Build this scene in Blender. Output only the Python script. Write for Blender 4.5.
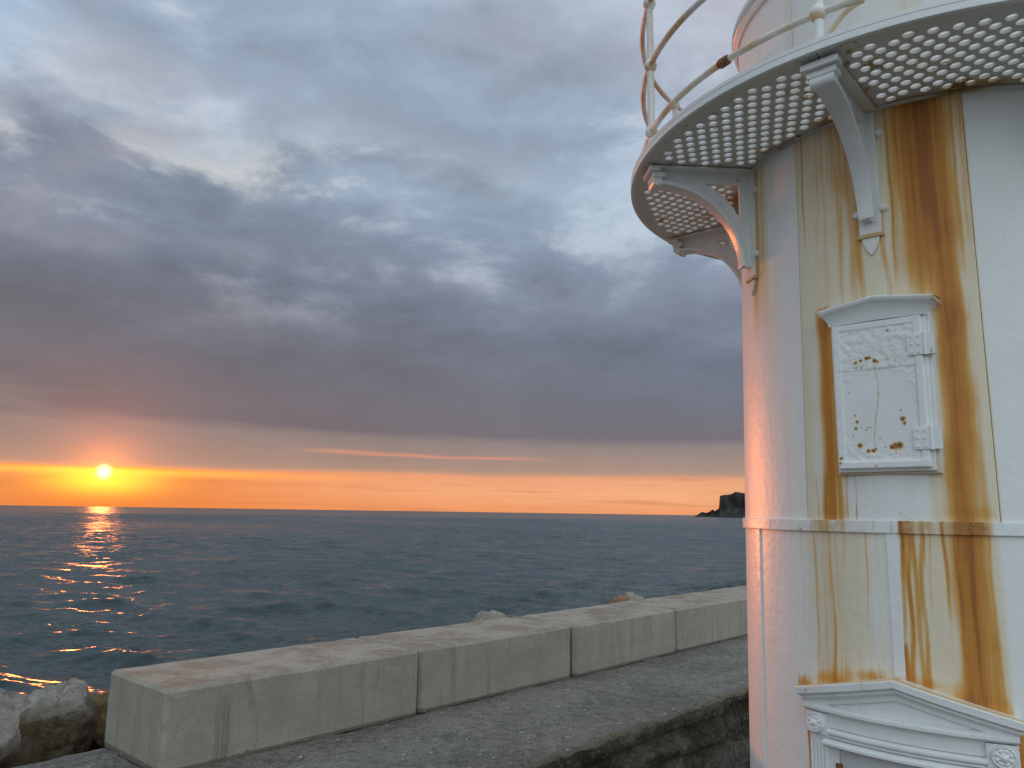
import bpy, bmesh, math, random
import numpy as np
from mathutils import Vector, Matrix, noise
from mathutils.geometry import delaunay_2d_cdt
R_ = math.radians
S = bpy.context.scene
for o in list(bpy.data.objects):
    bpy.data.objects.remove(o)
COL = S.collection
random.seed(7)
rng = np.random.default_rng(11)

# ------------------------------------------------------------------ camera
EYE = 1.6                       # eye above the walkway (walkway top is z = 0)
SEA = -3.9                      # sea level
PITCH, ROLL, FPX = R_(9.4705), R_(0.8348), 770.0
cam = bpy.data.cameras.new('camera')
cam.sensor_width = 36.0
cam.lens = FPX / 1024 * 36.0
cam.clip_start, cam.clip_end = 0.05, 60000
camo = bpy.data.objects.new('camera', cam)
COL.objects.link(camo)
_f = Vector((0, math.cos(PITCH), math.sin(PITCH)))
_u = Vector((0, -math.sin(PITCH), math.cos(PITCH)))
_r = Vector((1, 0, 0))
_R = _r * math.cos(ROLL) + _u * math.sin(ROLL)
_U = _u * math.cos(ROLL) - _r * math.sin(ROLL)
camo.matrix_world = Matrix(((_R.x, _U.x, -_f.x, 0), (_R.y, _U.y, -_f.y, 0), (_R.z, _U.z, -_f.z, EYE), (0, 0, 0, 1)))
S.camera = camo

# ------------------------------------------------------------------ node helper
class X:
    """a node socket (or a number) with arithmetic"""
    t = None
    def __init__(s, v): s.v = v
    @staticmethod
    def m(op, a, b=None, c=None, clamp=False):
        n = X.t.nodes.new('ShaderNodeMath'); n.operation = op; n.use_clamp = clamp
        for i, q in enumerate((a, b, c)):
            if q is None: continue
            q = q.v if isinstance(q, X) else q
            if isinstance(q, (int, float)): n.inputs[i].default_value = q
            else: X.t.links.new(q, n.inputs[i])
        return X(n.outputs[0])
    def __add__(s, o): return X.m('ADD', s, o)
    __radd__ = __add__
    def __sub__(s, o): return X.m('SUBTRACT', s, o)
    def __rsub__(s, o): return X.m('SUBTRACT', o, s)
    def __mul__(s, o): return X.m('MULTIPLY', s, o)
    __rmul__ = __mul__
    def __truediv__(s, o): return X.m('DIVIDE', s, o)
    def __pow__(s, o): return X.m('POWER', s, o)
def smooth(x, a, b):
    n = X.t.nodes.new('ShaderNodeMapRange'); n.interpolation_type = 'SMOOTHSTEP'
    X.t.links.new(x.v, n.inputs[0])
    n.inputs[1].default_value, n.inputs[2].default_value = a, b
    return X(n.outputs[0])
def expneg(x): return X.m('POWER', 2.718282, X.m('MULTIPLY', x, -1.0))
def clamp01(x): return X.m('ADD', x, 0.0, clamp=True)
def link(a, b): X.t.links.new(a.v if isinstance(a, X) else a, b)
def comb(x, y, z):
    n = X.t.nodes.new('ShaderNodeCombineXYZ')
    for i, q in enumerate((x, y, z)):
        if isinstance(q, X): link(q, n.inputs[i])
        else: n.inputs[i].default_value = q
    return X(n.outputs[0])
def sep(v):
    n = X.t.nodes.new('ShaderNodeSeparateXYZ'); link(v, n.inputs[0])
    return [X(o) for o in n.outputs]
def vmap(v, scale=(1, 1, 1), loc=(0, 0, 0), rot=(0, 0, 0)):
    n = X.t.nodes.new('ShaderNodeMapping'); link(v, n.inputs[0])
    n.inputs[1].default_value, n.inputs[2].default_value, n.inputs[3].default_value = loc, rot, scale
    return X(n.outputs[0])
def nz(v, scale=1.0, detail=4.0, rough=0.5, dist=0.0, lac=2.0):
    n = X.t.nodes.new('ShaderNodeTexNoise'); link(v, n.inputs['Vector'])
    n.inputs['Scale'].default_value, n.inputs['Detail'].default_value = scale, detail
    n.inputs['Roughness'].default_value, n.inputs['Distortion'].default_value = rough, dist
    n.inputs['Lacunarity'].default_value = lac
    return X(n.outputs[0])
def vor(v, scale, feature='F1', out='Distance', rnd=1.0):
    n = X.t.nodes.new('ShaderNodeTexVoronoi'); n.feature = feature; link(v, n.inputs['Vector'])
    n.inputs['Scale'].default_value = scale; n.inputs['Randomness'].default_value = rnd
    return X(n.outputs[out])
def mix(f, a, b):
    n = X.t.nodes.new('ShaderNodeMix'); n.data_type = 'RGBA'; n.clamp_factor = True
    for sk, q in ((n.inputs[0], f), (n.inputs[6], a), (n.inputs[7], b)):
        if isinstance(q, X): link(q, sk)
        elif isinstance(q, (int, float)): sk.default_value = q
        else: sk.default_value = (*q, 1)
    return X(n.outputs[2])
def addc(a, b, f=1.0, op='ADD'):
    n = X.t.nodes.new('ShaderNodeMix'); n.data_type = 'RGBA'; n.blend_type = op; n.clamp_factor = False
    for sk, q in ((n.inputs[0], f), (n.inputs[6], a), (n.inputs[7], b)):
        if isinstance(q, X): link(q, sk)
        elif isinstance(q, (int, float)): sk.default_value = q
        else: sk.default_value = (*q, 1)
    return X(n.outputs[2])
def ramp(x, stops, interp='LINEAR'):
    n = X.t.nodes.new('ShaderNodeValToRGB'); cr = n.color_ramp; cr.interpolation = interp
    while len(cr.elements) < len(stops): cr.elements.new(0.5)
    for e, (p, c) in zip(cr.elements, stops): e.position, e.color = p, (*c, 1)
    link(x, n.inputs[0])
    return X(n.outputs[0])
def lin(*c): return tuple((v / 12.92 if v <= .04045 else ((v + .055) / 1.055) ** 2.4) for v in (q / 255 for q in c))
def texco(which):
    n = X.t.nodes.new('ShaderNodeTexCoord'); return X(n.outputs[which])
def worldpos():
    n = X.t.nodes.new('ShaderNodeNewGeometry'); return X(n.outputs['Position'])
def attr(name):
    n = X.t.nodes.new('ShaderNodeAttribute'); n.attribute_name = name; return X(n.outputs['Fac'])

# ------------------------------------------------------------------ world: sunset under a broken cloud deck
SUN_AZ, SUN_EL = R_(-27.69), R_(2.23)           # azimuth from +Y towards +X
SUN = Vector((math.sin(SUN_AZ) * math.cos(SUN_EL), math.cos(SUN_AZ) * math.cos(SUN_EL), math.sin(SUN_EL)))
W = bpy.data.worlds.new('World'); S.world = W; W.use_nodes = True
X.t = W.node_tree; X.t.nodes.clear()
def build_world():
    d = texco('Generated'); x, y, z = sep(d)
    E = X.m('ARCSINE', z) * 57.29578                      # elevation in degrees
    az = X.m('ARCTAN2', x, y) * 57.29578                  # azimuth in degrees, 0 = straight ahead
    daz = X.m('WRAP', az - math.degrees(SUN_AZ), 180.0, -180.0)
    Ep = X.m('MAXIMUM', E, 0.0)
    zz = X.m('MAXIMUM', z, 0.0) + 0.22
    plane = comb(x / zz, y / zz, 0.0)                     # cloud deck seen in perspective
    n1 = nz(vmap(plane, (1.1, 2.0, 1), (3.1, 1.7, 0), (0, 0, 0.35)), 1.0, 5, 0.55, 0.5)
    n2 = nz(vmap(d, (1, 1, 2.2), (8.3, 5.1, 0)), 5.6, 8, 0.6, 0.15)                 # billows
    n3 = nz(vmap(d, (1, 1, 2.3), (1.3, 9.1, 2.0)), 2.3, 4, 0.5, 0.1)
    st = nz(vmap(d, (5, 5, 42), (2, 1, 0)), 1.0, 4, 0.55, 0.35)       # thin level streaks low down
    hi = smooth(E, 5.0, 18.0)
    lo = X.m('SUBTRACT', 1.0, smooth(E, 6.0, 14.0))
    Ew = Ep + ((n1 - 0.5) * 9.0 + (n2 - 0.5) * 9.0) * hi + (st - 0.5) * (0.45 + 3.2 * smooth(E, 2.9, 8.0)) * (0.15 + 0.85 * lo)
    Ew = Ew + X.m('MINIMUM', X.m('MAXIMUM', az + 12.0, -25.0), 40.0) * 0.13 * smooth(E, 4.0, 10.0)      # the dark bank sinks to the right
    k = 60.0
    A = [(0.0, lin(243, 160, 108)), (1.3, lin(249, 180, 132)), (2.55, lin(240, 170, 128)), (2.9, lin(178, 150, 134)),
         (4.9, lin(150, 138, 136)), (5.8, lin(122, 117, 124)), (10, lin(116, 119, 131)), (14, lin(120, 127, 143)), (18, lin(133, 144, 163)),
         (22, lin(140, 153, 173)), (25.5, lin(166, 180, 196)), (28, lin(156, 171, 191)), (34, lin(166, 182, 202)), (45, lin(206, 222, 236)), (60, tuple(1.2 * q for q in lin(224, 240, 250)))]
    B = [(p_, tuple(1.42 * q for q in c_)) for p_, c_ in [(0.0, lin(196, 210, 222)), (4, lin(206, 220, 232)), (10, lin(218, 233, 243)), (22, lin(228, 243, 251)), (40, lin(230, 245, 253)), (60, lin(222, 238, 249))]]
    f = Ew / k
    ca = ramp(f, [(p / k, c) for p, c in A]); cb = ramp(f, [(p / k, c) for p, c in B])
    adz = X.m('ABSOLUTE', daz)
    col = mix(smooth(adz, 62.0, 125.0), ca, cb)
    # light and dark billows in the deck
    bil = (n2 - 0.5) * 1.35 + (n3 - 0.5) * 0.7
    gain = 1.0 + bil * (0.25 + 0.75 * hi) * 0.75
    col = addc(col, comb(gain, gain, gain), 1.0, 'MULTIPLY')
    gap = smooth(n2 + (n3 - 0.5) * 0.8, 0.54, 0.74) * smooth(E, 11.0, 22.0)
    col = mix(gap * 0.5, col, lin(206, 214, 224))
    blue = smooth(n3 + (n1 - 0.5) * 0.5, 0.50, 0.72) * smooth(E, 16.0, 28.0)
    col = mix(blue * 0.55, col, lin(158, 190, 220))
    pink = smooth(nz(vmap(plane, (0.9, 1.2, 1), (5.5, 2.2, 0)), 1.6, 3, 0.5, 0.3), 0.5, 0.7) * smooth(E, 14.0, 22.0)
    col = mix(pink * 0.5, col, lin(196, 186, 192))
    # a long bright break in the deck on the sunward side
    bw = E - 23.6 - (az + 30.0) * 0.03 + (n1 - 0.5) * 7.0 + (n2 - 0.5) * 6.0
    brk = expneg(X.m('POWER', bw / 1.5, 2.0)) * smooth(n2, 0.42, 0.60) * (1.0 - smooth(az, -12.0, 4.0)) * smooth(az, -75.0, -50.0)
    col = mix(brk * 0.6, col, lin(232, 232, 228))
    # mauve warmth spreading round the sun under the deck
    near = expneg(X.m('POWER', adz / 26.0, 2.0)) * (1.0 - smooth(E, 6.0, 20.0))
    col = mix(near * 0.5, col, addc(col, (1.20, 0.96, 0.84), 1.0, 'MULTIPLY'))
    # thin lit streak of cloud under the deck
    line = E - (3.95 - (az + 3.0) * 0.02) + (st - 0.5) * 0.7
    stre = expneg(X.m('POWER', line / 0.13, 2.0)) * smooth(az, -17.0, -12.0) * (1.0 - smooth(az, -1.0, 4.0))
    col = mix(stre * 0.6, col, lin(240, 160, 128))
    # glow about the sun: a wide orange halo, a yellow band in the clear slot, the disc
    dv = X.t.nodes.new('ShaderNodeVectorMath'); dv.operation = 'DOT_PRODUCT'
    link(d, dv.inputs[0]); dv.inputs[1].default_value = SUN
    ang = X.m('ARCCOSINE', X.m('MINIMUM', X(dv.outputs['Value']), 1.0)) * 57.29578
    slot = smooth(E, -0.5, 0.0) * (1.0 - smooth(E + (st - 0.5) * 0.5, 2.48, 2.72))
    st2 = nz(vmap(d, (4, 4, 120), (6, 3, 1)), 1.0, 4, 0.6, 0.4)
    col = mix(smooth(st2, 0.50, 0.66) * slot * 0.5, col, lin(206, 138, 96))
    halo = expneg(ang / 2.3)
    col = addc(col, (0.85, 0.16, 0.0), halo * 0.75)
    col = addc(col, (0.9, 0.22, 0.01), expneg(ang / 0.95) * 1.3)
    hor = expneg(X.m('POWER', adz / 14.0, 2.0)) * slot
    col = mix(hor * 0.8, col, (0.90, 0.24, 0.035))
    rim = expneg(X.m('POWER', (E - 2.3) / 0.28, 2.0)) * expneg(X.m('POWER', adz / 11.0, 2.0)) * slot
    col = addc(col, (0.75, 0.36, 0.03), rim * 0.9)
    yel = expneg(X.m('POWER', (E - 1.7) / 0.85, 2.0)) * expneg(X.m('POWER', adz / 3.0, 2.0)) * slot
    col = addc(col, (1.1, 0.72, 0.02), yel * 1.1)
    disc = 1.0 - smooth(ang, 0.05, 0.66)
    col = addc(col, (2.0, 1.5, 1.0), disc)
    # clear-air share of the sky
    thin = clamp01(blue + gap * 0.5)                     # only where the deck is thin
    sky = X.t.nodes.new('ShaderNodeTexSky'); sky.sky_type = 'NISHITA'; sky.sun_disc = False
    sky.sun_elevation, sky.sun_rotation = SUN_EL, SUN_AZ
    sky.altitude, sky.air_density, sky.dust_density, sky.ozone_density = 0, 1.0, 1.0, 1.0
    b1 = X.t.nodes.new('ShaderNodeBackground'); link(addc(X(sky.outputs[0]), comb(thin, thin, thin), 1.0, 'MULTIPLY'), b1.inputs[0]); b1.inputs[1].default_value = 0.05
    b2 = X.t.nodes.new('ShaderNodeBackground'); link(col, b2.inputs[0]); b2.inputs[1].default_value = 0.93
    ad = X.t.nodes.new('ShaderNodeAddShader'); link(b1.outputs[0], ad.inputs[0]); link(b2.outputs[0], ad.inputs[1])
    out = X.t.nodes.new('ShaderNodeOutputWorld'); link(ad.outputs[0], out.inputs[0])
build_world()
W.cycles.sampling_method = 'MANUAL'; W.cycles.sample_map_resolution = 1024

sun = bpy.data.lights.new('sun', 'SUN'); sun.energy = 1.1; sun.angle = R_(0.9); sun.color = (1.0, 0.25, 0.055)
suno = bpy.data.objects.new('sun', sun); COL.objects.link(suno)
suno.rotation_euler = SUN.to_track_quat('Z', 'Y').to_euler()
S.view_settings.view_transform = 'Standard'; S.view_settings.look = 'None'
S.view_settings.exposure = 0.0; S.view_settings.gamma = 1.0; S.view_settings.use_curve_mapping = False
S.render.engine = 'CYCLES'
S.cycles.use_denoising = True
try: S.cycles.denoiser = 'OPENIMAGEDENOISE'
except Exception: pass
S.cycles.max_bounces = 6; S.cycles.sample_clamp_indirect = 4.0; S.cycles.sample_clamp_direct = 10.0

# ------------------------------------------------------------------ materials
def mat(name, fn):
    m = bpy.data.materials.new(name); m.use_nodes = True
    X.t = m.node_tree; X.t.nodes.clear()
    b = X.t.nodes.new('ShaderNodeBsdfPrincipled'); o = X.t.nodes.new('ShaderNodeOutputMaterial')
    link(b.outputs[0], o.inputs[0])
    fn(b)
    return m
def setb(b, col=None, rough=None, metal=None, bump=None, spec=None):
    for nm, q in (('Base Color', col), ('Roughness', rough), ('Metallic', metal), ('Specular IOR Level', spec)):
        if q is None: continue
        if isinstance(q, X): link(q, b.inputs[nm])
        elif isinstance(q, tuple): b.inputs[nm].default_value = (*q, 1)
        else: b.inputs[nm].default_value = q
    if bump:
        prev = None
        for h, dist, st in bump:
            n = X.t.nodes.new('ShaderNodeBump'); n.inputs['Distance'].default_value = dist; n.inputs['Strength'].default_value = st
            link(h, n.inputs['Height'])
            if prev is not None: link(prev.outputs[0], n.inputs['Normal'])
            prev = n
        link(prev.outputs[0], b.inputs['Normal'])
WHITE = (0.79, 0.80, 0.78)
def rust_colour(v, amount, ochre):
    """paint -> cream tint -> orange -> dark brown"""
    x, y, z = sep(v)
    run = nz(vmap(v, (16, 16, 0.5)), 1.0, 6, 0.62, 0.25)              # vertical runs
    run2 = nz(vmap(v, (46, 46, 0.9)), 1.0, 4, 0.6, 0.3)
    blot = nz(v, 5.0, 5, 0.6, 0.4)
    fine = nz(v, 60.0, 4, 0.6)
    base = mix(smooth(blot, 0.35, 0.7) * 0.25, WHITE, (0.66, 0.69, 0.65))
    base = mix(smooth(run, 0.5, 0.75) * 0.28, base, (0.62, 0.60, 0.50))
    o = clamp01(ochre * (0.62 + (run - 0.5) * 1.1 + (run2 - 0.5) * 0.7 + (blot - 0.5) * 0.5 + (fine - 0.5) * 0.2))
    c = mix(smooth(o, 0.02, 0.30), base, (0.74, 0.66, 0.49))
    c = mix(smooth(o, 0.34, 0.80), c, (0.63, 0.38, 0.125))
    a = clamp01(amount * (0.92 + (run - 0.5) * 1.3 + (run2 - 0.5) * 0.8 + (blot - 0.5) * 0.5))
    c = mix(smooth(a, 0.10, 0.42), c, (0.62, 0.33, 0.078))
    c = mix(smooth(a, 0.34, 0.68), c, (0.50, 0.20, 0.028))
    c = mix(smooth(a, 0.66, 1.05), c, (0.33, 0.108, 0.016))
    return c, a, run, blot, fine
def m_wall(b):
    v = texco('Object')
    c, a, run, blot, fine = rust_colour(v, attr('rust'), attr('ochre'))
    chip = vor(vmap(v, (1, 1, 0.7)), 17.0)
    chips = (1.0 - smooth(chip, 0.035, 0.06)) * smooth(nz(v, 3.0, 2), 0.52, 0.6)
    c = mix(chips * 0.7, c, (0.35, 0.2, 0.09))
    ro = mix(smooth(a, 0.1, 0.6), (0.42, 0.42, 0.42), (0.65, 0.65, 0.65))
    big = nz(vmap(v, (1, 1, 0.6)), 2.2, 3, 0.5)
    setb(b, c, ro, 0.0, [(big, 0.016, 0.5), (nz(v, 24.0, 4, 0.6), 0.005, 0.5), (fine, 0.0012, 0.5)], 0.5)
M_WALL = mat('rust_streaked_white_paint', m_wall)
def m_paint(b):
    v = texco('Object'); at = attr('rust')
    n = nz(v, 34.0, 5, 0.65); bl = nz(v, 7.0, 4, 0.6)
    base = mix(smooth(bl, 0.4, 0.7) * 0.35, (0.78, 0.80, 0.79), (0.68, 0.70, 0.68))
    sp = smooth(nz(v, 21.0, 3, 0.6) + (bl - 0.5) * 0.5, 0.70, 0.76)
    a = clamp01(at * (0.6 + n * 0.9) + sp * 0.28)
    c = mix(smooth(a, 0.10, 0.34), base, (0.60, 0.42, 0.21))
    c = mix(smooth(a, 0.32, 0.62), c, (0.40, 0.17, 0.04))
    c = mix(smooth(a, 0.72, 1.0), c, (0.13, 0.055, 0.02))
    setb(b, c, mix(smooth(a, 0.1, 0.5), (0.36,) * 3, (0.75,) * 3), 0.0, [(nz(v, 19.0, 5, 0.6), 0.006, 0.5), (n, 0.002, 0.6)], 0.5)
M_PAINT = mat('weathered_white_paint', m_paint)
def m_grate(b):
    v = texco('Object')
    n = nz(v, 30.0, 5, 0.65); bl = nz(v, 5.0, 4, 0.6)
    a = smooth(bl + (n - 0.5) * 0.5, 0.56, 0.74) * 0.6 + attr('rust')
    base = mix(smooth(n, 0.4, 0.7) * 0.4, (0.66, 0.65, 0.61), (0.55, 0.53, 0.48))
    c = mix(smooth(a, 0.15, 0.5), base, (0.40, 0.26, 0.11))
    c = mix(smooth(a, 0.5, 0.9), c, (0.20, 0.08, 0.025))
    setb(b, c, 0.55, 0.0, [(n, 0.003, 0.6)])
M_GRATE = mat('dull_grating_paint', m_grate)
def m_rust(b):
    v = texco('Object'); n = nz(v, 60.0, 5, 0.7)
    setb(b, mix(smooth(n, 0.35, 0.65), (0.10, 0.04, 0.018), (0.28, 0.12, 0.04)), 0.8, 0.0, [(n, 0.004, 0.8)])
M_RUST = mat('bare_rust', m_rust)
def m_dark(b): setb(b, (0.20, 0.11, 0.05), 0.8)
M_DARK = mat('dark_seam', m_dark)
def m_door(b):
    v = texco('Object'); n = nz(v, 26.0, 5, 0.6)
    c = mix(smooth(n, 0.35, 0.7) * 0.5, (0.58, 0.61, 0.62), (0.47, 0.49, 0.49))
    setb(b, c, 0.4, 0.0, [(n, 0.004, 0.5)])
M_DOOR = mat('grey_door_paint', m_door)
def m_glass(b):
    setb(b, (0.8, 0.85, 0.85), 0.03); b.inputs['Transmission Weight'].default_value = 0.9; b.inputs['IOR'].default_value = 1.45
M_GLASS = mat('lantern_glass', m_glass)

def m_conc(b):
    v = texco('Object'); x, y, z = sep(v)
    g = X(X.t.nodes.new('ShaderNodeNewGeometry').outputs['Normal']); _, _, nzv = sep(g)
    info = X.t.nodes.new('ShaderNodeObjectInfo'); rnd = X(info.outputs['Random'])
    vv = X.t.nodes.new('ShaderNodeVectorMath'); vv.operation = 'ADD'; link(v, vv.inputs[0])
    link(comb(rnd * 37.0, rnd * 11.0, rnd * 5.0), vv.inputs[1]); v = X(vv.outputs[0])
    run = nz(vmap(v, (9, 9, 0.6)), 1.0, 5, 0.6, 0.2); run2 = nz(vmap(v, (30, 30, 1.2)), 1.0, 4, 0.6, 0.3)
    bl = nz(v, 2.4, 6, 0.62, 0.4); fine = nz(v, 85.0, 4, 0.7); mid = nz(v, 14.0, 5, 0.65)
    board = nz(vmap(v, (0.2, 0.2, 9.0)), 1.0, 2, 0.5)
    side = mix(smooth(bl + (board - 0.5) * 0.3, 0.3, 0.72), (0.292, 0.266, 0.214), (0.368, 0.340, 0.280))
    side = mix(smooth(run + (bl - 0.5) * 0.6, 0.50, 0.74) * 0.4, side, (0.20, 0.185, 0.145))
    side = mix(smooth(run2 + (run - 0.5) * 0.7, 0.58, 0.74) * 0.42, side, (0.13, 0.105, 0.075))
    top = mix(smooth(bl + (mid - 0.5) * 0.35, 0.36, 0.62), (0.205, 0.170, 0.128), (0.325, 0.296, 0.252))
    lich = smooth(nz(v, 5.5, 6, 0.7, 0.6) + (mid - 0.5) * 0.3, 0.60, 0.72)
    top = mix(lich * 0.5, top, (0.46, 0.445, 0.41))
    och = smooth(nz(vmap(v, (1, 1, 1), (4, 7, 2)), 3.1, 5, 0.65, 0.3), 0.55, 0.72)
    top = mix(och * 0.5, top, (0.31, 0.235, 0.13))
    up = smooth(nzv, 0.55, 0.9)
    c = mix(up, side, top)
    pores = 1.0 - smooth(vor(v, 38.0), 0.09, 0.17)
    pores = pores * smooth(nz(v, 7.0, 3), 0.46, 0.58)
    c = mix(pores * 0.75, c, (0.10, 0.09, 0.07))
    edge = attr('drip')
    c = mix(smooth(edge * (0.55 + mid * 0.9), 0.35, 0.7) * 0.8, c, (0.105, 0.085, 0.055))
    c = mix((fine - 0.35) * 0.9, c, (0.17, 0.16, 0.135))
    c = mix(smooth(mid, 0.55, 0.72) * 0.25, c, (0.44, 0.42, 0.36))
    setb(b, c, 0.9, 0.0, [(bl, 0.02, 0.3), (mid, 0.006, 0.6), (fine, 0.003, 0.7), (pores * -1.0, 0.004, 0.6)], 0.3)
M_CONC = mat('cast_concrete', m_conc)

def m_walk(b):
    v = worldpos()
    bl = nz(v, 1.1, 6, 0.62, 0.4); mid = nz(v, 11.0, 6, 0.7); fine = nz(v, 70.0, 4, 0.7)
    peb = vor(v, 30.0); pc = vor(v, 30.0, 'F1', 'Color')
    pr, pg, _ = sep(pc)
    c = mix(smooth(bl + (mid - 0.5) * 0.5, 0.35, 0.68), (0.145, 0.134, 0.118), (0.250, 0.232, 0.208))
    c = mix(smooth(mid, 0.42, 0.68) * 0.55, c, (0.26, 0.242, 0.22))
    c = mix((1.0 - smooth(peb, 0.32, 0.5)) * smooth(pr, 0.45, 0.95) * 0.65 * smooth(mid, 0.35, 0.6), c, (0.34, 0.32, 0.30))
    c = mix((1.0 - smooth(peb, 0.25, 0.5)) * (1.0 - smooth(pr, 0.15, 0.4)) * 0.6, c, (0.05, 0.046, 0.043))
    c = mix((1.0 - smooth(peb, 0.3, 0.42)) * smooth(pg, 0.975, 0.985) * 0.7, c, (0.62, 0.60, 0.57))
    big = vor(v, 9.0); bc, _, _ = sep(vor(v, 9.0, 'F1', 'Color'))
    c = mix((1.0 - smooth(big, 0.12, 0.22)) * smooth(bc, 0.95, 0.96) * 0.7, c, (0.50, 0.48, 0.46))
    c = mix(smooth(nz(vmap(v, (1, 1, 1), (3, 8, 1)), 1.9, 6, 0.7, 0.8), 0.66, 0.74) * 0.45, c, (0.40, 0.385, 0.36))
    c = mix(smooth(nz(vmap(v, (1, 1, 1), (6, 2, 4)), 0.9, 5, 0.65, 0.6), 0.58, 0.7) * 0.45, c, (0.085, 0.078, 0.068))
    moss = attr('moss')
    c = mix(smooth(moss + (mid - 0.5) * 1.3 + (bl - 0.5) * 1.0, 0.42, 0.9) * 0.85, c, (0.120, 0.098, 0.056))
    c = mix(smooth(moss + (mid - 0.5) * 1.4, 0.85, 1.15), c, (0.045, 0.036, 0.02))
    setb(b, c, 0.88, 0.0, [(mid, 0.05, 0.9), (peb * -1.0, 0.02, 1.0), (fine, 0.006, 1.0)], 0.3)
M_WALK = mat('exposed_aggregate', m_walk)
def m_qwall(b):
    v = worldpos()
    bl = nz(v, 2.3, 6, 0.65, 0.5); mid = nz(v, 12.0, 6, 0.7); fine = nz(v, 60.0, 4, 0.7)
    run = nz(vmap(v, (7, 7, 0.9)), 1.0, 5, 0.65, 0.3)
    c = mix(smooth(bl, 0.4, 0.66), (0.045, 0.036, 0.020), (0.125, 0.115, 0.095))
    c = mix(smooth(run + (mid - 0.5) * 0.5, 0.5, 0.72) * 0.8, c, (0.055, 0.042, 0.02))
    c = mix(smooth(mid + (bl - 0.5) * 0.6, 0.55, 0.68) * 0.7, c, (0.21, 0.195, 0.165))
    c = mix(smooth(fine + (mid - 0.5) * 0.6, 0.52, 0.66) * 0.6, c, (0.03, 0.024, 0.014))
    c = mix((1.0 - smooth(vor(v, 26.0), 0.15, 0.4)) * 0.35, c, (0.24, 0.225, 0.195))
    setb(b, c, 0.85, 0.0, [(bl, 0.08, 0.8), (mid, 0.05, 1.0), (fine, 0.01, 1.0)], 0.3)
M_QWALL = mat('weed_stained_masonry', m_qwall)

def rock_mat(name, c0, c1, c2, moss):
    def fn(b):
        v = texco('Object'); g = X(X.t.nodes.new('ShaderNodeNewGeometry').outputs['Normal']); _, _, up = sep(g)
        bl = nz(v, 2.6, 6, 0.65, 0.5); mid = nz(v, 16.0, 6, 0.7); fine = nz(v, 75.0, 4, 0.7)
        c = mix(smooth(bl, 0.35, 0.65), c0, c1)
        c = mix(smooth(mid + (bl - 0.5) * 0.5, 0.52, 0.7), c, c2)
        dk = nz(vmap(v, (1, 1, 1), (5, 1, 3)), 6.5, 6, 0.72, 0.7)
        c = mix(smooth(dk, 0.50, 0.64) * 0.6, c, tuple(q * 0.42 for q in c0))
        grain = vor(v, 110.0)
        c = mix((1.0 - smooth(grain, 0.2, 0.45)) * 0.5, c, (0.10, 0.095, 0.09))
        c = mix(clamp01(attr('stain') * (0.7 + (mid - 0.4) * 1.6)), c, moss)
        setb(b, c, 0.85, 0.0, [(bl, 0.06, 0.7), (mid, 0.045, 1.0), (fine, 0.01, 1.0)], 0.3)
    return mat(name, fn)
M_GRAN = rock_mat('pale_granite', (0.27, 0.245, 0.205), (0.39, 0.36, 0.31), (0.49, 0.46, 0.405), (0.105, 0.072, 0.034))
M_MOSSR = rock_mat('weedy_granite', (0.16, 0.12, 0.045), (0.23, 0.165, 0.05), (0.13, 0.11, 0.06), (0.03, 0.022, 0.014))
M_ROSE = rock_mat('rosy_granite', (0.36, 0.17, 0.095), (0.45, 0.24, 0.15), (0.45, 0.38, 0.33), (0.06, 0.045, 0.03))
M_SLOPE = rock_mat('rubble_stone', (0.07, 0.06, 0.045), (0.13, 0.12, 0.10), (0.17, 0.16, 0.14), (0.03, 0.025, 0.015))
def m_head(b):
    v = worldpos(); n = nz(vmap(v, (0.03, 0.03, 0.02)), 1.0, 7, 0.65); r = nz(vmap(v, (0.14, 0.14, 0.01)), 1.0, 4, 0.6)
    c = mix(smooth(n, 0.38, 0.65), (0.024, 0.024, 0.024), (0.062, 0.058, 0.054))
    c = mix(smooth(r, 0.5, 0.7) * 0.6, c, (0.028, 0.028, 0.03))
    setb(b, c, 0.95, 0.0, [(n, 6.0, 0.7)], 0.1)
M_HEAD = mat('headland_rock', m_head)
def m_sea(b):
    v = worldpos()
    foam = attr('foam')
    fm = smooth(foam * (nz(v, 4.0, 5, 0.75) * 2.0 - 0.15), 0.45, 0.85)
    col = mix(fm, (0.021, 0.037, 0.040), (0.7, 0.72, 0.72))
    setb(b, col, mix(fm, (0.20,) * 3, (0.7,) * 3), 0.0)
    # chop too fine or too far to model: tilt the surface by noise slopes
    def slope(v_, sc, det, k):
        n = X.t.nodes.new('ShaderNodeTexNoise'); link(v_, n.inputs['Vector'])
        n.inputs['Scale'].default_value, n.inputs['Detail'].default_value, n.inputs['Roughness'].default_value, n.inputs['Distortion'].default_value = sc, det, 0.65, 0.3
        r, g, q = sep(X(n.outputs['Color'])); return (r - 0.5) * k, (g - 0.5) * k
    gust = smooth(nz(vmap(v, (0.012, 0.03, 1.0)), 1.0, 4, 0.6, 0.5), 0.3, 0.7) * 0.6 + 0.7
    x1, y1 = slope(vmap(v, (0.7, 1.3, 1.0), (0, 0, 0), (0, 0, 0.12)), 2.6, 4, 1.35)
    x2, y2 = slope(vmap(v, (0.5, 1.2, 1.0), (7, 3, 0), (0, 0, -0.08)), 0.22, 3, 0.6)
    N = X(X.t.nodes.new('ShaderNodeNewGeometry').outputs['Normal'])
    av = X.t.nodes.new('ShaderNodeVectorMath'); av.operation = 'ADD'; link(N, av.inputs[0]); link(comb((x1 * 1.35 + x2) * gust, (y1 * 1.15 + y2) * gust - 0.085, 0.0), av.inputs[1])
    nv_ = X.t.nodes.new('ShaderNodeVectorMath'); nv_.operation = 'NORMALIZE'; link(av.outputs[0], nv_.inputs[0]); link(nv_.outputs[0], b.inputs['Normal'])
    b.inputs['IOR'].default_value = 1.333
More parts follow.
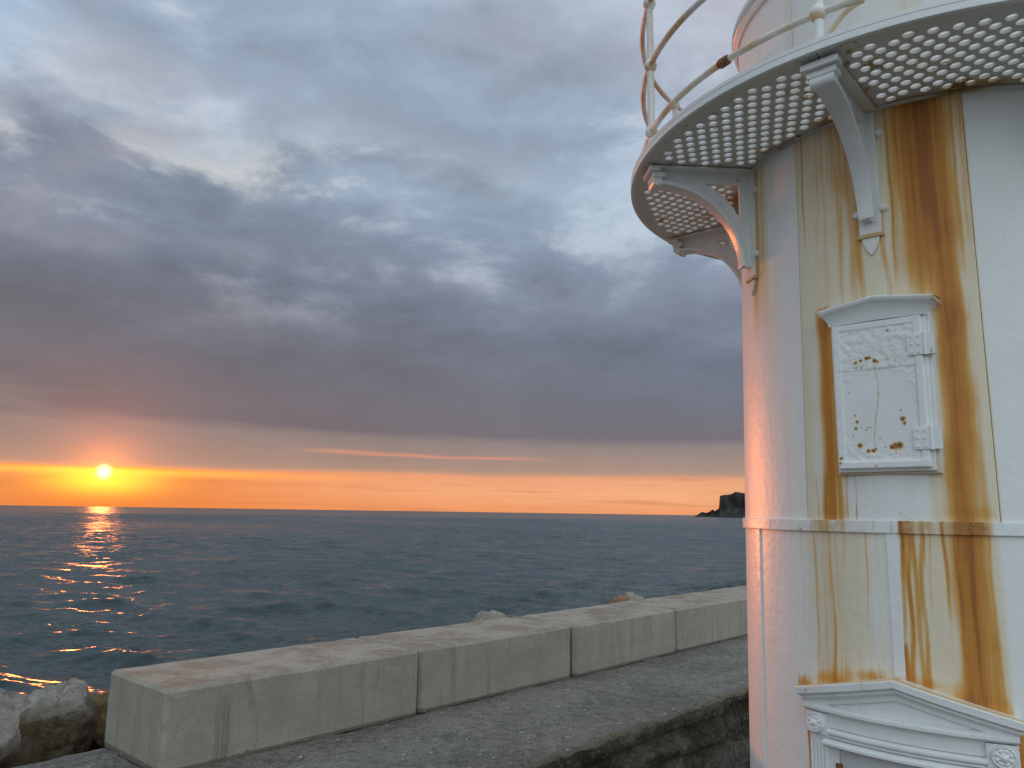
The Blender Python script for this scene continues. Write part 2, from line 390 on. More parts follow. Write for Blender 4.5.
M_SEA = mat('sea_water', m_sea)

# ------------------------------------------------------------------ mesh helpers
def tag(o, label=None, cat=None, group=None, kind=None):
    for k, v in (('label', label), ('category', cat), ('group', group), ('kind', kind)):
        if v: o[k] = v
    return o
def mesh_obj(name, verts, faces, m, parent=None, smooth_=False, attrs=None):
    me = bpy.data.meshes.new(name); me.from_pydata([tuple(map(float, v)) for v in verts], [], [tuple(f) for f in faces]); me.update()
    for k, vals in (attrs or {}).items():
        at = me.attributes.new(k, 'FLOAT', 'POINT'); at.data.foreach_set('value', np.asarray(vals, dtype=np.float32))
    if smooth_: me.polygons.foreach_set('use_smooth', [True] * len(me.polygons))
    o = bpy.data.objects.new(name, me); COL.objects.link(o); me.materials.append(m)
    if parent: o.parent = parent
    return o
class MB:
    """collects geometry for one mesh"""
    def __init__(s): s.v = []; s.f = []
    def add(s, v, f):
        k = len(s.v); s.v += [tuple(q) for q in v]; s.f += [tuple(i + k for i in q) for q in f]; return s
    def build(s, name, m, parent=None, sm=False, bevel=0.0, rust=None, auto=True):
        me = bpy.data.meshes.new(name); me.from_pydata(s.v, [], s.f); me.update()
        bm = bmesh.new(); bm.from_mesh(me)
        bmesh.ops.recalc_face_normals(bm, faces=bm.faces)
        if bevel > 0:
            ed = [e for e in bm.edges if len(e.link_faces) == 2 and e.calc_face_angle(0) > 0.6]
            bmesh.ops.bevel(bm, geom=ed, offset=bevel, segments=2, profile=0.6, affect='EDGES', clamp_overlap=True)
        for f in bm.faces: f.smooth = sm
        if sm:
            for e in bm.edges:
                if len(e.link_faces) == 2 and e.calc_face_angle(0) > 0.75: e.smooth = False
        bm.to_mesh(me); bm.free()
        if rust is not None:
            at = me.attributes.new('rust', 'FLOAT', 'POINT')
            at.data.foreach_set('value', np.array([rust(v.co) for v in me.vertices], dtype=np.float32))
        o = bpy.data.objects.new(name, me); COL.objects.link(o); me.materials.append(m)
        if parent: o.parent = parent
        return o
def grid_faces(nu, nv, wrap_u=False):
    f = []
    for i in range(nu if wrap_u else nu - 1):
        i2 = (i + 1) % nu
        for j in range(nv - 1):
            f.append((i * nv + j, i2 * nv + j, i2 * nv + j + 1, i * nv + j + 1))
    return f
def tube(path, rad, seg=10, closed=False, caps=True):
    """round bar along a path; rad number or list"""
    P = [Vector(p) for p in path]; n = len(P); v = []
    up0 = None
    for i, p in enumerate(P):
        a = P[i - 1] if (i > 0 or closed) else P[i]; b = P[(i + 1) % n] if (i < n - 1 or closed) else P[i]
        t = (b - a).normalized()
        if up0 is None: up0 = Vector((0, 0, 1)) if abs(t.z) < 0.9 else Vector((1, 0, 0))
        s1 = t.cross(up0).normalized(); s2 = s1.cross(t).normalized(); up0 = s2
        r = rad[i] if isinstance(rad, (list, tuple)) else rad
        for k in range(seg):
            an = 2 * math.pi * k / seg; v.append(p + s1 * (math.cos(an) * r) + s2 * (math.sin(an) * r))
    f = []
    for i in range(n if closed else n - 1):
        j = (i + 1) % n
        for k in range(seg):
            l = (k + 1) % seg; f.append((i * seg + k, i * seg + l, j * seg + l, j * seg + k))
    if caps and not closed:
        f.append(tuple(range(seg))[::-1]); f.append(tuple((n - 1) * seg + k for k in range(seg)))
    return v, f
def frame_map(o, ex, ey, ez):
    o, ex, ey, ez = map(Vector, (o, ex, ey, ez))
    return lambda p: o + ex * p[0] + ey * p[1] + ez * p[2]
def box(x0, x1, y0, y1, z0, z1):
    v = [(x, y, z) for x in (x0, x1) for y in (y0, y1) for z in (z0, z1)]
    return v, [(0, 1, 3, 2), (4, 6, 7, 5), (0, 4, 5, 1), (2, 3, 7, 6), (0, 2, 6, 4), (1, 5, 7, 3)]
def mapped(vf, fn): return [fn(p) for p in vf[0]], vf[1]
def flat_poly(outline, holes):
    """2D polygon with holes -> triangles"""
    ccw = lambda q: list(q) if sum(q[i - 1][0] * q[i][1] - q[i][0] * q[i - 1][1] for i in range(len(q))) > 0 else list(q)[::-1]
    outline = ccw(outline); vs = [Vector(p) for p in outline]; es = []; fs = [list(range(len(outline)))]
    for h in map(ccw, holes):
        k = len(vs); vs += [Vector(p) for p in h]; fs.append(list(range(k, k + len(h))))
    r = delaunay_2d_cdt(vs, es, fs, 1, 1e-6)
    tri = [tuple(t) for t, of in zip(r[2], r[5]) if 0 in of and not any(q > 0 for q in of)]
    return [tuple(p) for p in r[0]], tri
def extrude_poly(outline, holes, h0, h1):
    p, t = flat_poly(outline, holes); n = len(p)
    v = [(q[0], q[1], h0) for q in p] + [(q[0], q[1], h1) for q in p]
    f = [q[::-1] for q in t] + [tuple(i + n for i in q) for q in t]
    cnt = {}
    for q in t:
        for i in range(3):
            e = (q[i], q[(i + 1) % 3]); cnt[e] = 1
    for (a, b) in list(cnt):
        if (b, a) not in cnt: f.append((a, b, b + n, a + n))
    return v, f
def empty(name, loc):
    o = bpy.data.objects.new(name, None); COL.objects.link(o); o.location = loc; o.empty_display_size = 0.2; return o
def nv(p, s, seed=0.0): return noise.noise(Vector((p[0] * s + seed, p[1] * s + seed * 1.7, p[2] * s - seed)))
def fbm(p, s, seed=0.0, o=4):
    a, t, k = 1.0, 0.0, s
    for _ in range(o): t += a * nv(p, k, seed); a *= 0.5; k *= 2.05
    return t

# ------------------------------------------------------------------ pier axes: a along the wall, n across it (towards the sea)
DA = Vector((0.671, 0.742, 0)).normalized(); DN = Vector((-DA.y, DA.x, 0))
def an(a, n, z=0.0): return DA * a + DN * n + Vector((0, 0, z))
N_EDGE, N_WALL, N_BACK, QUAY = 3.47, 4.87, 5.78, -1.25

# ------------------------------------------------------------------ sea
def build_sea():
    h = EYE - SEA
    rr = [7, 8.5, 10, 11.5, 13, 14.5, 16, 17.5, 19.0]
    while rr[-1] < 750: r = rr[-1]; rr.append(r + min(max(0.09, r * r / (h * FPX) / 1.7), 0.0006 * r + 0.62))
    rr = np.array(rr + [760, 790, 840, 920, 1050, 1300, 2000, 3200, 6000, 14000, 40000]); dr = np.gradient(rr)
    az = np.concatenate([np.arange(-180, -50, 6.0), np.arange(-50, -36, 0.5), np.arange(-36, 18, 0.085), np.arange(18, 40, 0.4), np.arange(40, 180, 6.0)])
    A = np.radians(az); na, nr = len(A), len(rr)
    Xg = np.outer(np.sin(A), rr); Yg = np.outer(np.cos(A), rr)
    DRm = np.broadcast_to(np.maximum(dr, rr * 0.0015)[None, :], Xg.shape)
    g = np.random.default_rng(5)
    Z = np.zeros_like(Xg); DX = np.zeros_like(Xg); DY = np.zeros_like(Xg)
    gx = Xg * 0.021 ; gy = Yg * 0.013
    group = 0.72 + 0.30 * np.sin(gx * 1.3 + 1.1 + 0.9 * np.sin(gy)) + 0.22 * np.sin(gy * 2.7 + gx * 1.9)
    for i in range(74):
        lam = 0.4 * (7.5 / 0.4) ** ((i + g.random()) / 74)
        th = math.radians(188) + g.normal() * (0.36 + 0.25 * (lam < 3))
        k = 2 * math.pi / lam
        steep = 0.042 * (1.0 if lam < 5 else (5 / lam) ** 1.2)
        amp = steep / k * g.uniform(0.6, 1.4)
        ph = g.random() * 6.283
        kx, ky = math.sin(th) * k, math.cos(th) * k
        att = np.clip((lam / DRm - 2.2) / 2.5, 0, 1)
        p = kx * Xg + ky * Yg + ph
        am = amp * att * (group if lam > 2 else 1.0)
        Z += am * np.sin(p); c = np.cos(p) * am * 0.85
        DX += c * kx / k; DY += c * ky / k
    P = np.stack([Xg + DX, Yg + DY, SEA + Z], -1).reshape(-1, 3)
    # a few breaking crests: the highest water near these spots
    foam = np.zeros(na * nr, dtype=np.float32)
    def at(px, py):
        d = _f + _R * ((px - 512) / FPX) - _U * ((py - 384) / FPX); t = (SEA - EYE) / d.z; return d.x * t, d.y * t
    Zf = Z.reshape(-1)
    for px, py, sx, sy in ((384, 588, 1.3, 0.35), (165, 564, 1.8, 0.4), (430, 590, 0.8, 0.2)):
        cx, cy = at(px, py); q = np.exp(-(((P[:, 0] - cx) / sx) ** 2 + ((P[:, 1] - cy) / (sy * 2.5)) ** 2))
        foam = np.maximum(foam, (q * np.clip(0.55 + Zf * 3.0, 0, 1.2)).astype(np.float32))
    idx = np.arange(na * nr).reshape(na, nr)
    i2 = np.roll(idx, -1, axis=0)
    q = np.stack([idx[:, :-1], idx[:, 1:], i2[:, 1:], i2[:, :-1]], -1).reshape(-1, 4)
    me = bpy.data.meshes.new('sea')
    me.vertices.add(len(P)); me.vertices.foreach_set('co', P.astype(np.float32).ravel())
    me.loops.add(q.size); me.loops.foreach_set('vertex_index', q[:, ::-1].astype(np.int32).ravel())
    me.polygons.add(len(q)); me.polygons.foreach_set('loop_start', np.arange(0, q.size, 4, dtype=np.int32))
    try: me.polygons.foreach_set('loop_total', np.full(len(q), 4, dtype=np.int32))
    except Exception: pass
    me.polygons.foreach_set('use_smooth', np.ones(len(q), dtype=bool))
    me.update(calc_edges=True)
    if me.polygons[0].normal.z < 0: me.flip_normals()
    at_ = me.attributes.new('foam', 'FLOAT', 'POINT'); at_.data.foreach_set('value', foam)
    o = bpy.data.objects.new('sea', me); COL.objects.link(o); me.materials.append(M_SEA)
    tag(o, kind='structure')
build_sea()

# ------------------------------------------------------------------ headland far off behind the tower
def build_headland():
    D = 2500.0; ppm = FPX / D                               # pixels per metre out there
    # skyline: pixel x -> metres above the sea, from the picture's outline; goes on behind the tower
    sky_ = [(696, 0), (699, 3), (704, 8), (708, 6.5), (711, 8), (714.5, 12), (717, 9.5), (719, 12), (721.2, 14), (722.2, 33), (726, 34.5), (731, 35), (735, 36.5), (738, 39.5), (744, 38),
            (752, 36), (770, 40), (800, 44), (840, 40), (880, 30), (920, 16), (960, 3), (966, 0)]
    xs = np.array([s[0] for s in sky_], float); hs = np.array([s[1] for s in sky_], float) * (24.0 / 39.5) / ppm * 1.0
    px = np.unique(np.concatenate([np.arange(696, 760, 0.5), np.arange(760, 967, 2.0)]))
    hh = np.interp(px, xs, hs)
    verts, faces = [], []
    prof = [(-0.9, 0.0), (-0.75, 0.16), (-0.62, 0.25), (-0.5, 0.38), (-0.42, 0.80), (-0.36, 0.95), (-0.2, 1.0), (0.0, 0.97), (0.4, 0.9), (0.8, 0.5), (1.0, 0.0)]
    for i, x in enumerate(px):
        a = math.atan((x - 512) / FPX * math.cos(PITCH))
        for j, (t, hf) in enumerate(prof):
            w = 70 + 60 * min(1, hh[i] / 40)
            d = D + t * w
            H = hh[i] * hf
            p = (math.sin(a) * d, math.cos(a) * d, 0)
            jx = 7 * noise.noise(Vector((i * .31, j * .9, 3))); jz = (2.0 * noise.noise(Vector((i * .47, j * 1.3, 8))) if 0 < hf < .99 else 0)
            d2 = d + jx * (1 if 0 < j < len(prof) - 1 else 0)
            verts.append((math.sin(a) * d2, math.cos(a) * d2, SEA - 1.0 + (H + jz * min(1, H / 8) + 1.0 if hf > 0 else 0)))
    faces = grid_faces(len(px), len(prof))
    o = mesh_obj('headland', verts, faces, M_HEAD)
    tag(o, kind='structure')
build_headland()

# ------------------------------------------------------------------ pier: walkway, quay, walls
def build_pier():
    # walkway top: a fine uneven sheet, rounding over at its worn edge towards the quay
    aa = np.concatenate([np.arange(-7, 0.5, 0.25), np.arange(0.5, 9.5, 0.03), np.arange(9.5, 26, 0.2)])
    nn = np.concatenate([np.arange(N_EDGE, N_EDGE + 0.16, 0.02), np.arange(N_EDGE + 0.16, N_WALL + 0.2, 0.035), np.arange(N_WALL + 0.25, N_BACK + 0.12, 0.05)])
    v, moss = [], []
    for a in aa:
        ed = 0.030 * fbm((a, 0, 0), 2.2, 3.0, 4)
        edb = 0.07 * fbm((a, 5, 0), 1.6, 9.0, 4)
        for n in nn:
            t = n - N_EDGE
            z = 0.010 * fbm((a, n, 0), 3.0, 1.0, 3) + 0.004 * nv((a, n, 0), 19.0)
            n2 = n
            if t < 0.16:
                k = 1 - t / 0.16; n2 = n + ed * k; z -= 0.045 * k ** 3 + 0.02 * k * abs(fbm((a, n, 2), 6.0, 4.0, 3))
            tb = N_BACK + 0.07 - n
            if tb < 0.3:
                k = 1 - max(tb, 0) / 0.3; n2 = n + edb * k; z -= 0.05 * k ** 2
            v.append(an(a, n2, z))
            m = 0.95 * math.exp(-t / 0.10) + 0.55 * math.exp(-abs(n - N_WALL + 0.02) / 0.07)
            m += 0.45 * max(0, min(1, (1.9 - a) / 1.0)) * (0.6 + 0.8 * fbm((a, n, 1), 1.4, 5, 3)) if n > 4.2 else 0
            moss.append(m)
    o = mesh_obj('walkway', v, grid_faces(len(aa), len(nn)), M_WALK, smooth_=True, attrs={'moss': moss}); tag(o, kind='structure')
    if o.data.polygons[0].normal.z < 0: o.data.flip_normals()
    # retaining wall under the worn edge, in rough ledges
    prof = [(0.0, -0.045), (-0.012, -0.09), (0.0, -0.14), (0.05, -0.17), (0.055, -0.22), (0.012, -0.25), (0.0, -0.31), (0.008, -0.36), (0.05, -0.385), (0.045, -0.42), (0.01, -0.46), (-0.01, -0.56), (-0.01, -0.66), (0.045, -0.69), (0.03, -0.74), (0.0, -0.9), (-0.02, -1.3)]
    pr = []
    for (p0, p1) in zip(prof[:-1], prof[1:]):
        for s in (0, 0.34, 0.67): pr.append((p0[0] + (p1[0] - p0[0]) * s, p0[1] + (p1[1] - p0[1]) * s))
    pr.append(prof[-1])
    aw = np.concatenate([np.arange(1.6, 9.5, 0.04), np.arange(9.5, 26, 0.25)])
    v = []
    for a in aw:
        ed = 0.030 * fbm((a, 0, 0), 2.2, 3.0, 4)
        for i, (q, z) in enumerate(pr):
            w = min(1, i / 5)
            r = 0.045 * fbm((a * 0.8, z * 1.4, 0), 5.0, 2.0, 4) * w + 0.02 * fbm((a, z, 0), 15, 6.0, 2) * w
            zz = z + 0.035 * fbm((a, z * 0.5, 4), 1.3, 7, 4) * w
            v.append(an(a, N_EDGE + q + r + ed * (1 - 0.6 * w), zz - (0.02 * abs(fbm((a, N_EDGE, 2), 6.0, 4.0, 3)) if i == 0 else 0)))
    o = mesh_obj('quay_wall', v, grid_faces(len(aw), len(pr)), M_QWALL, smooth_=True); tag(o, 'dark weed-stained retaining wall dropping from the walkway edge beside the tower', 'wall')
    # core of the pier, the platform underfoot and the low quay on which the tower stands
    mb = MB()
    mb.add(*mapped(box(-7, 26, N_EDGE + 0.12, N_BACK - 0.05, -6, -0.10), lambda p: an(*p)))
    o = mb.build('pier_core', M_QWALL); tag(o, kind='structure')
    mb = MB(); mb.add(*mapped(box(-7, 1.6, -5, N_EDGE - 0.004, -6, -0.012), lambda p: an(*p)))
    o = mb.build('platform', M_WALK, bevel=0.02); tag(o, kind='structure')
    mb = MB(); mb.add(*mapped(box(1.604, 26, -5, N_EDGE + 0.115, -6, QUAY), lambda p: an(*p)))
    o = mb.build('quay', M_WALK); tag(o, kind='structure')
build_pier()

def build_slope():
    aa = np.arange(-9, 26, 0.22); nn = np.arange(N_BACK - 0.15, 13.5, 0.22)
    v, st = [], []
    for a in aa:
        for n in nn:
            t = n - N_BACK
            c = Vector((a * 0.75, n * 0.75, 0.3))
            dist, pts = noise.voronoi(c)
            lump = 0.55 * (0.55 - dist[0]) + 0.5 * noise.cell(Vector((pts[0][0] * 7.1, pts[0][1] * 7.1, 1.0)))
            z = -0.75 - 0.62 * max(t, 0) + lump * min(1, max(t, 0) / 0.7) + 0.10 * fbm((a, n, 0), 2.0, 3, 3)
            v.append(an(a, n, z)); st.append(max(0, min(1, (-2.0 - z) / 1.5)))
    o = mesh_obj('rock_slope', v, grid_faces(len(aa), len(nn)), M_SLOPE, attrs={'stain': st}); tag(o, kind='structure')
    if o.data.polygons[0].normal.z < 0: o.data.flip_normals()
build_slope()

# ------------------------------------------------------------------ boulders
def boulder(a, n, ztop, size, rz, m, seed, label, stain_z=0.0, stain=1.0, sub=5, flat=0.55, tilt=(0, 0)):
    bm = bmesh.new(); bmesh.ops.create_icosphere(bm, subdivisions=sub, radius=1.0)
    rnd = random.Random(seed)
    planes = []
    for _ in range(15):
        d = Vector((rnd.gauss(0, 1), rnd.gauss(0, 1), rnd.gauss(0, 0.9))).normalized(); planes.append((d, rnd.uniform(0.55, 0.80)))
    for vt in bm.verts:
        p = vt.co.copy()
        for d, k in planes:
            e = p.dot(d) - k
            if e > 0: p -= d * e
        nrm = vt.co.normalized()
        fd, _p = noise.voronoi(p * 1.7 + Vector((seed, 0, 0)))
        p += nrm * (0.05 * fbm(p, 1.6, seed, 3) + 0.035 * fbm(p, 5.5, seed + 3, 5) - 0.07 * math.exp(-(fd[1] - fd[0]) / 0.05))
        vt.co = Vector((p.x * size[0], p.y * size[1], p.z * size[2]))
    for f in bm.faces: f.smooth = True
    me = bpy.data.meshes.new('boulder')
    zmin = min(v.co.z for v in bm.verts)
    for vt in bm.verts: vt.co.z -= zmin
    bm.to_mesh(me); bm.free()
    o = bpy.data.objects.new('boulder', me); COL.objects.link(o); me.materials.append(m)
    o.location = an(a, n, ztop - max(v.co.z for v in me.vertices)); o.rotation_euler = (tilt[0], tilt[1], rz)
    at = me.attributes.new('stain', 'FLOAT', 'POINT')
    H = 2 * size[2]
    at.data.foreach_set('value', np.array([stain * max(0, min(1, (stain_z - v.co.z / H + 0.14 * fbm(v.co, 2.2 / size[2] * .5, seed)) / 0.16 + 0.5)) for v in me.vertices], dtype=np.float32))
    tag(o, label, 'boulder', 'armour boulders behind the parapet')
    return o
boulder(1.72, 6.38, 0.35, (0.50, 0.46, 0.50), 0.5, M_GRAN, 24, 'big pale granite boulder at the bottom left corner, flat-topped, darkly stained below', 0.58)
boulder(2.11, 6.28, 0.37, (0.33, 0.30, 0.46), 0.2, M_GRAN, 91, 'tall round-headed pale granite boulder left of the parapet end, brown lower half', 0.72)
boulder(2.62, 6.62, 0.17, (0.36, 0.32, 0.42), 0.9, M_MOSSR, 45, 'ochre weed-covered boulder tucked against the end of the parapet', 0.55)
boulder(7.05, 6.75, 0.44, (0.50, 0.40, 0.55), 0.6, M_GRAN, 56, 'pale rock tip poking up behind the second parapet block')
boulder(9.80, 6.66, 0.42, (0.22, 0.24, 0.50), 0.3, M_ROSE, 67, 'small rust-red rock tip behind the third parapet block')
boulder(10.30, 6.75, 0.43, (0.42, 0.34, 0.53), 0.9, M_GRAN, 78, 'grey rock tip beside the rust-red one behind the parapet')

# ------------------------------------------------------------------ parapet blocks
BL, BW, BH = 2.0, 0.87, 0.49
A0 = -2.04 * DA.x + 5.0 * DA.y
def block(i, label, da=0.0, dn=0.0, rot=0.0):
    L = BL - 0.026 + (0.075 if i == 0 else 0)
    nu, nw, nh = 60, 26, 16
    bm = bmesh.new()
    bmesh.ops.create_cube(bm, size=1.0)
    for v in bm.verts: v.co = Vector((v.co.x * L, v.co.y * BW, (v.co.z + 0.5) * BH))
    vert_e = [e for e in bm.edges if abs(e.verts[0].co.z - e.verts[1].co.z) > 0.1]
    top_e = [e for e in bm.edges if min(e.verts[0].co.z, e.verts[1].co.z) > BH - 0.01]
    bmesh.ops.bevel(bm, geom=vert_e + top_e, offset=0.022, segments=1, affect='EDGES')
    bmesh.ops.subdivide_edges(bm, edges=[e for e in bm.edges if e.calc_length() > 1.2], cuts=47, use_grid_fill=True)
    bmesh.ops.subdivide_edges(bm, edges=[e for e in bm.edges if e.calc_length() > 0.5], cuts=19, use_grid_fill=True)
    bmesh.ops.subdivide_edges(bm, edges=[e for e in bm.edges if e.calc_length() > 0.3], cuts=11, use_grid_fill=True)
    bmesh.ops.triangulate(bm, faces=[f for f in bm.faces if len(f.verts) > 4])
    for v in bm.verts:
        w = v.co + Vector((i * 3.7, 0, 0))
        k = 0.004 * fbm(w, 2.0, 1, 3) + 0.0025 * nv(w, 14.0)
        edge = min(abs(abs(v.co.y) - BW / 2) + abs(v.co.z - BH), abs(abs(v.co.x) - L / 2) + abs(v.co.z - BH), abs(abs(v.co.x) - L / 2) + abs(abs(v.co.y) - BW / 2))
        chip = 0.010 * max(0, fbm(w, 6.0, 8, 3) - 0.15) if edge < 0.05 else 0
        v.co += Vector((-math.copysign(chip, v.co.x) * (abs(v.co.x) > L / 2 - .03), k - math.copysign(chip, v.co.y) * (abs(v.co.y) > BW / 2 - .03), k * 0.6 - (chip if v.co.z > BH - .03 else 0)))
    me = bpy.data.meshes.new('concrete_block'); bm.to_mesh(me); bm.free()
    dr = []
    for v in me.vertices:
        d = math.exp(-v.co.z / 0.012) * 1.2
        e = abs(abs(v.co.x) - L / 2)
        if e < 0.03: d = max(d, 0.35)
        if i == 0:   # dark trickles down the front of the first block
            for cx, wd, z0 in ((-0.44, 0.045, 0.30), (-0.47, 0.02, 0.03), (-0.22, 0.015, 0.22), (0.42, 0.012, 0.25)):
                if v.co.y < -BW / 2 + 0.05 and v.co.z > z0: d = max(d, 0.5 * math.exp(-((v.co.x - cx - 0.03 * math.sin(v.co.z * 9)) / wd) ** 2))
        dr.append(d)
    at = me.attributes.new('drip', 'FLOAT', 'POINT'); at.data.foreach_set('value', np.array(dr, dtype=np.float32))
    o = bpy.data.objects.new('concrete_block', me); COL.objects.link(o); me.materials.append(M_CONC)
    o.location = an(A0 + BL * (i + 0.5) + da, N_WALL + BW / 2 + dn, 0.006)
    o.rotation_euler = (0, 0, math.atan2(DA.y, DA.x) + rot)
    tag(o, label, 'concrete block', 'concrete blocks of the sea parapet')
block(0, 'nearest concrete parapet block, its bare end facing the boulders at left', -0.0375, 0.0, 0.0)
block(1, 'second concrete parapet block from the left, in mid picture', 0.0, 0.01, -0.004)
block(2, 'third concrete parapet block from the left', 0.0, -0.008, 0.003)
block(3, 'fourth concrete parapet block, running up to the tower edge', 0.005, 0.0, 0.0)
block(4, 'fifth concrete parapet block, hidden behind the tower')
block(5, 'last concrete parapet block far behind the tower')
# ------------------------------------------------------------------ the lighthouse
CX, CY = 2.33711778, 4.1925983
BASE = math.atan2(-CY, -CX)                       # direction from the tower's axis to where one stands
LZ = EYE - QUAY                                   # local z of eye level above the tower's base
R0, SUP, SLO = 1.0284, 0.0192, 0.01475
ZG, RG = 1.932, 1.637                             # gallery underside (above eye level), outer radius
TC = -12.3                                        # bearing of door, cabinet and front bracket (degrees from the viewer)
def RW(z): return R0 - (SUP if z > -0.04 else SLO) * z
def cyl(th, r, z):
    a = BASE + R_(th); return Vector((r * math.cos(a), r * math.sin(a), z + LZ))
LH = empty('lighthouse', (CX, CY, QUAY))
tag(LH, 'white iron lighthouse tower streaked with rust, with a perforated gallery and railing', 'lighthouse')

# ---- layout of the rust runs: (bearing, half width, z top, z bottom, strength)
def sst(x, a, b):
    t = np.clip((x - a) / (b - a), 0, 1); return t * t * (3 - 2 * t)
UP = [(1.2, 7.6, 1.95, 1.10, 0.72), (1.8, 3.6, 1.95, 1.25, 0.95), (-3.0, 3.0, 1.95, 1.1, 0.35), (4.4, 3.6, 1.3, -0.02, 0.66), (3.6, 1.6, 0.95, -0.02, 0.55), (6.8, 2.6, 0.9, -0.02, 0.35),
      (-26.3, 2.3, 0.98, -0.02, 0.74), (-24.2, 1.2, 0.3, -0.02, 0.5), (-17.5, 1.6, 1.95, 1.0, 0.35), (-20.5, 1.3, 1.95, 1.0, 0.30), (-25.0, 1.0, 1.95, 0.97, 0.26), (-15.2, 1.2, 1.5, 0.98, 0.4), (-9.0, 0.9, 1.4, 1.0, 0.42),
      (-55.5, 3.0, 1.95, 1.1, 0.36), (9.0, 1.6, 1.9, 0.2, 0.16)]
LOW = [(4.4, 3.9, 0.0, -0.95, 0.72), (3.4, 2.0, 0.0, -1.0, 0.42), (6.5, 2.4, 0.0, -0.95, 0.30), (-28.5, 2.2, 0.0, -0.75, 0.22), (-27.4, 0.5, 0.0, -0.85, 0.34), (-31.0, 1.2, 0.0, -0.7, 0.18),
       (-8.9, 0.6, -0.02, -0.75, 0.45), (-6.8, 0.7, -0.02, -0.6, 0.40), (-5.4, 0.6, -0.02, -0.8, 0.42), (-24.0, 0.8, 0.0, -0.85, 0.18), (-10.0, 0.7, -0.55, -0.75, 0.7), (-36.0, 0.8, -0.83, -2.6, 0.75), (11.2, 1.0, -0.83, -2.6, 0.7)]
_dr = random.Random(3)
DRIPS = []
for _ in range(64):
    up_ = _dr.random() < 0.55
    z0 = _dr.choice((1.93, 1.93, 1.93, 1.93, 0.19) if up_ else (-0.03,))
    DRIPS.append((_dr.uniform(-33.5, 11) if up_ else _dr.uniform(-38, 10), _dr.uniform(0.16, 0.42), z0, z0 - _dr.uniform(0.25, 1.1), _dr.uniform(0.10, 0.36), up_))
def rust_at(th, z):
    th = np.asarray(th, float); z = np.asarray(z, float)
    r = np.zeros_like(th)
    for runs, sel in ((UP, z > -0.03), (LOW, z <= -0.03)):
        acc = np.zeros_like(th)
        for c, w, zt, zb, s in runs:
            cc = c + 0.35 * np.sin(z * 5.3 + c) + 0.25 * np.sin(z * 13.1 + c * 2)
            g = np.exp(-np.abs((th - cc) / w) ** 2.6)
            fade = sst(z, zb - 0.45, zb + 0.25) * (1 - sst(z, zt - 0.01, zt + 0.03))
            acc = np.maximum(acc, s * g * fade) + 0.18 * s * g * fade * (acc > 0.05)
        for c, w, zt, zb, s, up_ in DRIPS:
            if up_ != (runs is UP): continue
            cc = c + 0.22 * np.sin(z * 7.0 + c * 3) + 0.12 * np.sin(z * 19.0 + c)
            acc = acc + s * np.exp(-((th - cc) / w) ** 2) * sst(z, zb, zb + 0.5) * (1 - sst(z, zt, zt + 0.02))
        r = np.where(sel, acc, r)
    # rust gathering on the ledge above the door and just over the band
    r += np.where((z < -0.55) & (z > -0.85) & (np.abs(th - TC) < 27), 0.5 * np.exp(-np.abs(z - (-0.665 - 0.11 * np.abs(th - TC) / 26) - 0.01) / 0.03), 0)
    r += np.where((z > -0.02) & (z < 0.1) & (th > -34) & (th < 11), 0.25 * np.exp(-z / 0.025), 0)
    stop = 1 - sst(th, 11.2, 11.7) * (z > -0.03) - sst(th, 9.0, 12.5) * (z <= -0.03) * (z > -0.8)
    return np.clip(r * stop, 0, 1.1)
def ochre_at(th, z):
    th = np.asarray(th, float); z = np.asarray(z, float)
    up = sst(th, -34.2, -33.2) * (1 - sst(th, 11.2, 11.8)) * (0.52 + 0.34 * sst(z, 0.9, 1.7) - 0.2 * np.exp(-((th + 30.5) / 2.4) ** 2))
    clean = sst(th, -23, -20) * (1 - sst(th, -4, -1)) * (1 - sst(z, 0.25, 0.3))
    up = up * (1 - 0.85 * clean)
    b2 = 0.75 * np.exp(-((th + 53.0) / 4.6) ** 4) * sst(z, 0.9, 1.35) + 0.22 * np.exp(-((th + 50) / 9) ** 2) * sst(z, 0.4, 1.2)
    lo = 0.34 * sst(th, -37, -27) * (1 - sst(th, -22, -17)) * sst(z, -1.1, -0.2) + 0.24 * sst(th, -44, -30) * (1 - sst(th, -14, -12)) + 0.62 * sst(th, -10.4, -9.6) * (1 - sst(th, 8.0, 12.0))
    return np.clip(np.where(z > -0.03, np.maximum(up, b2), lo), 0, 1)

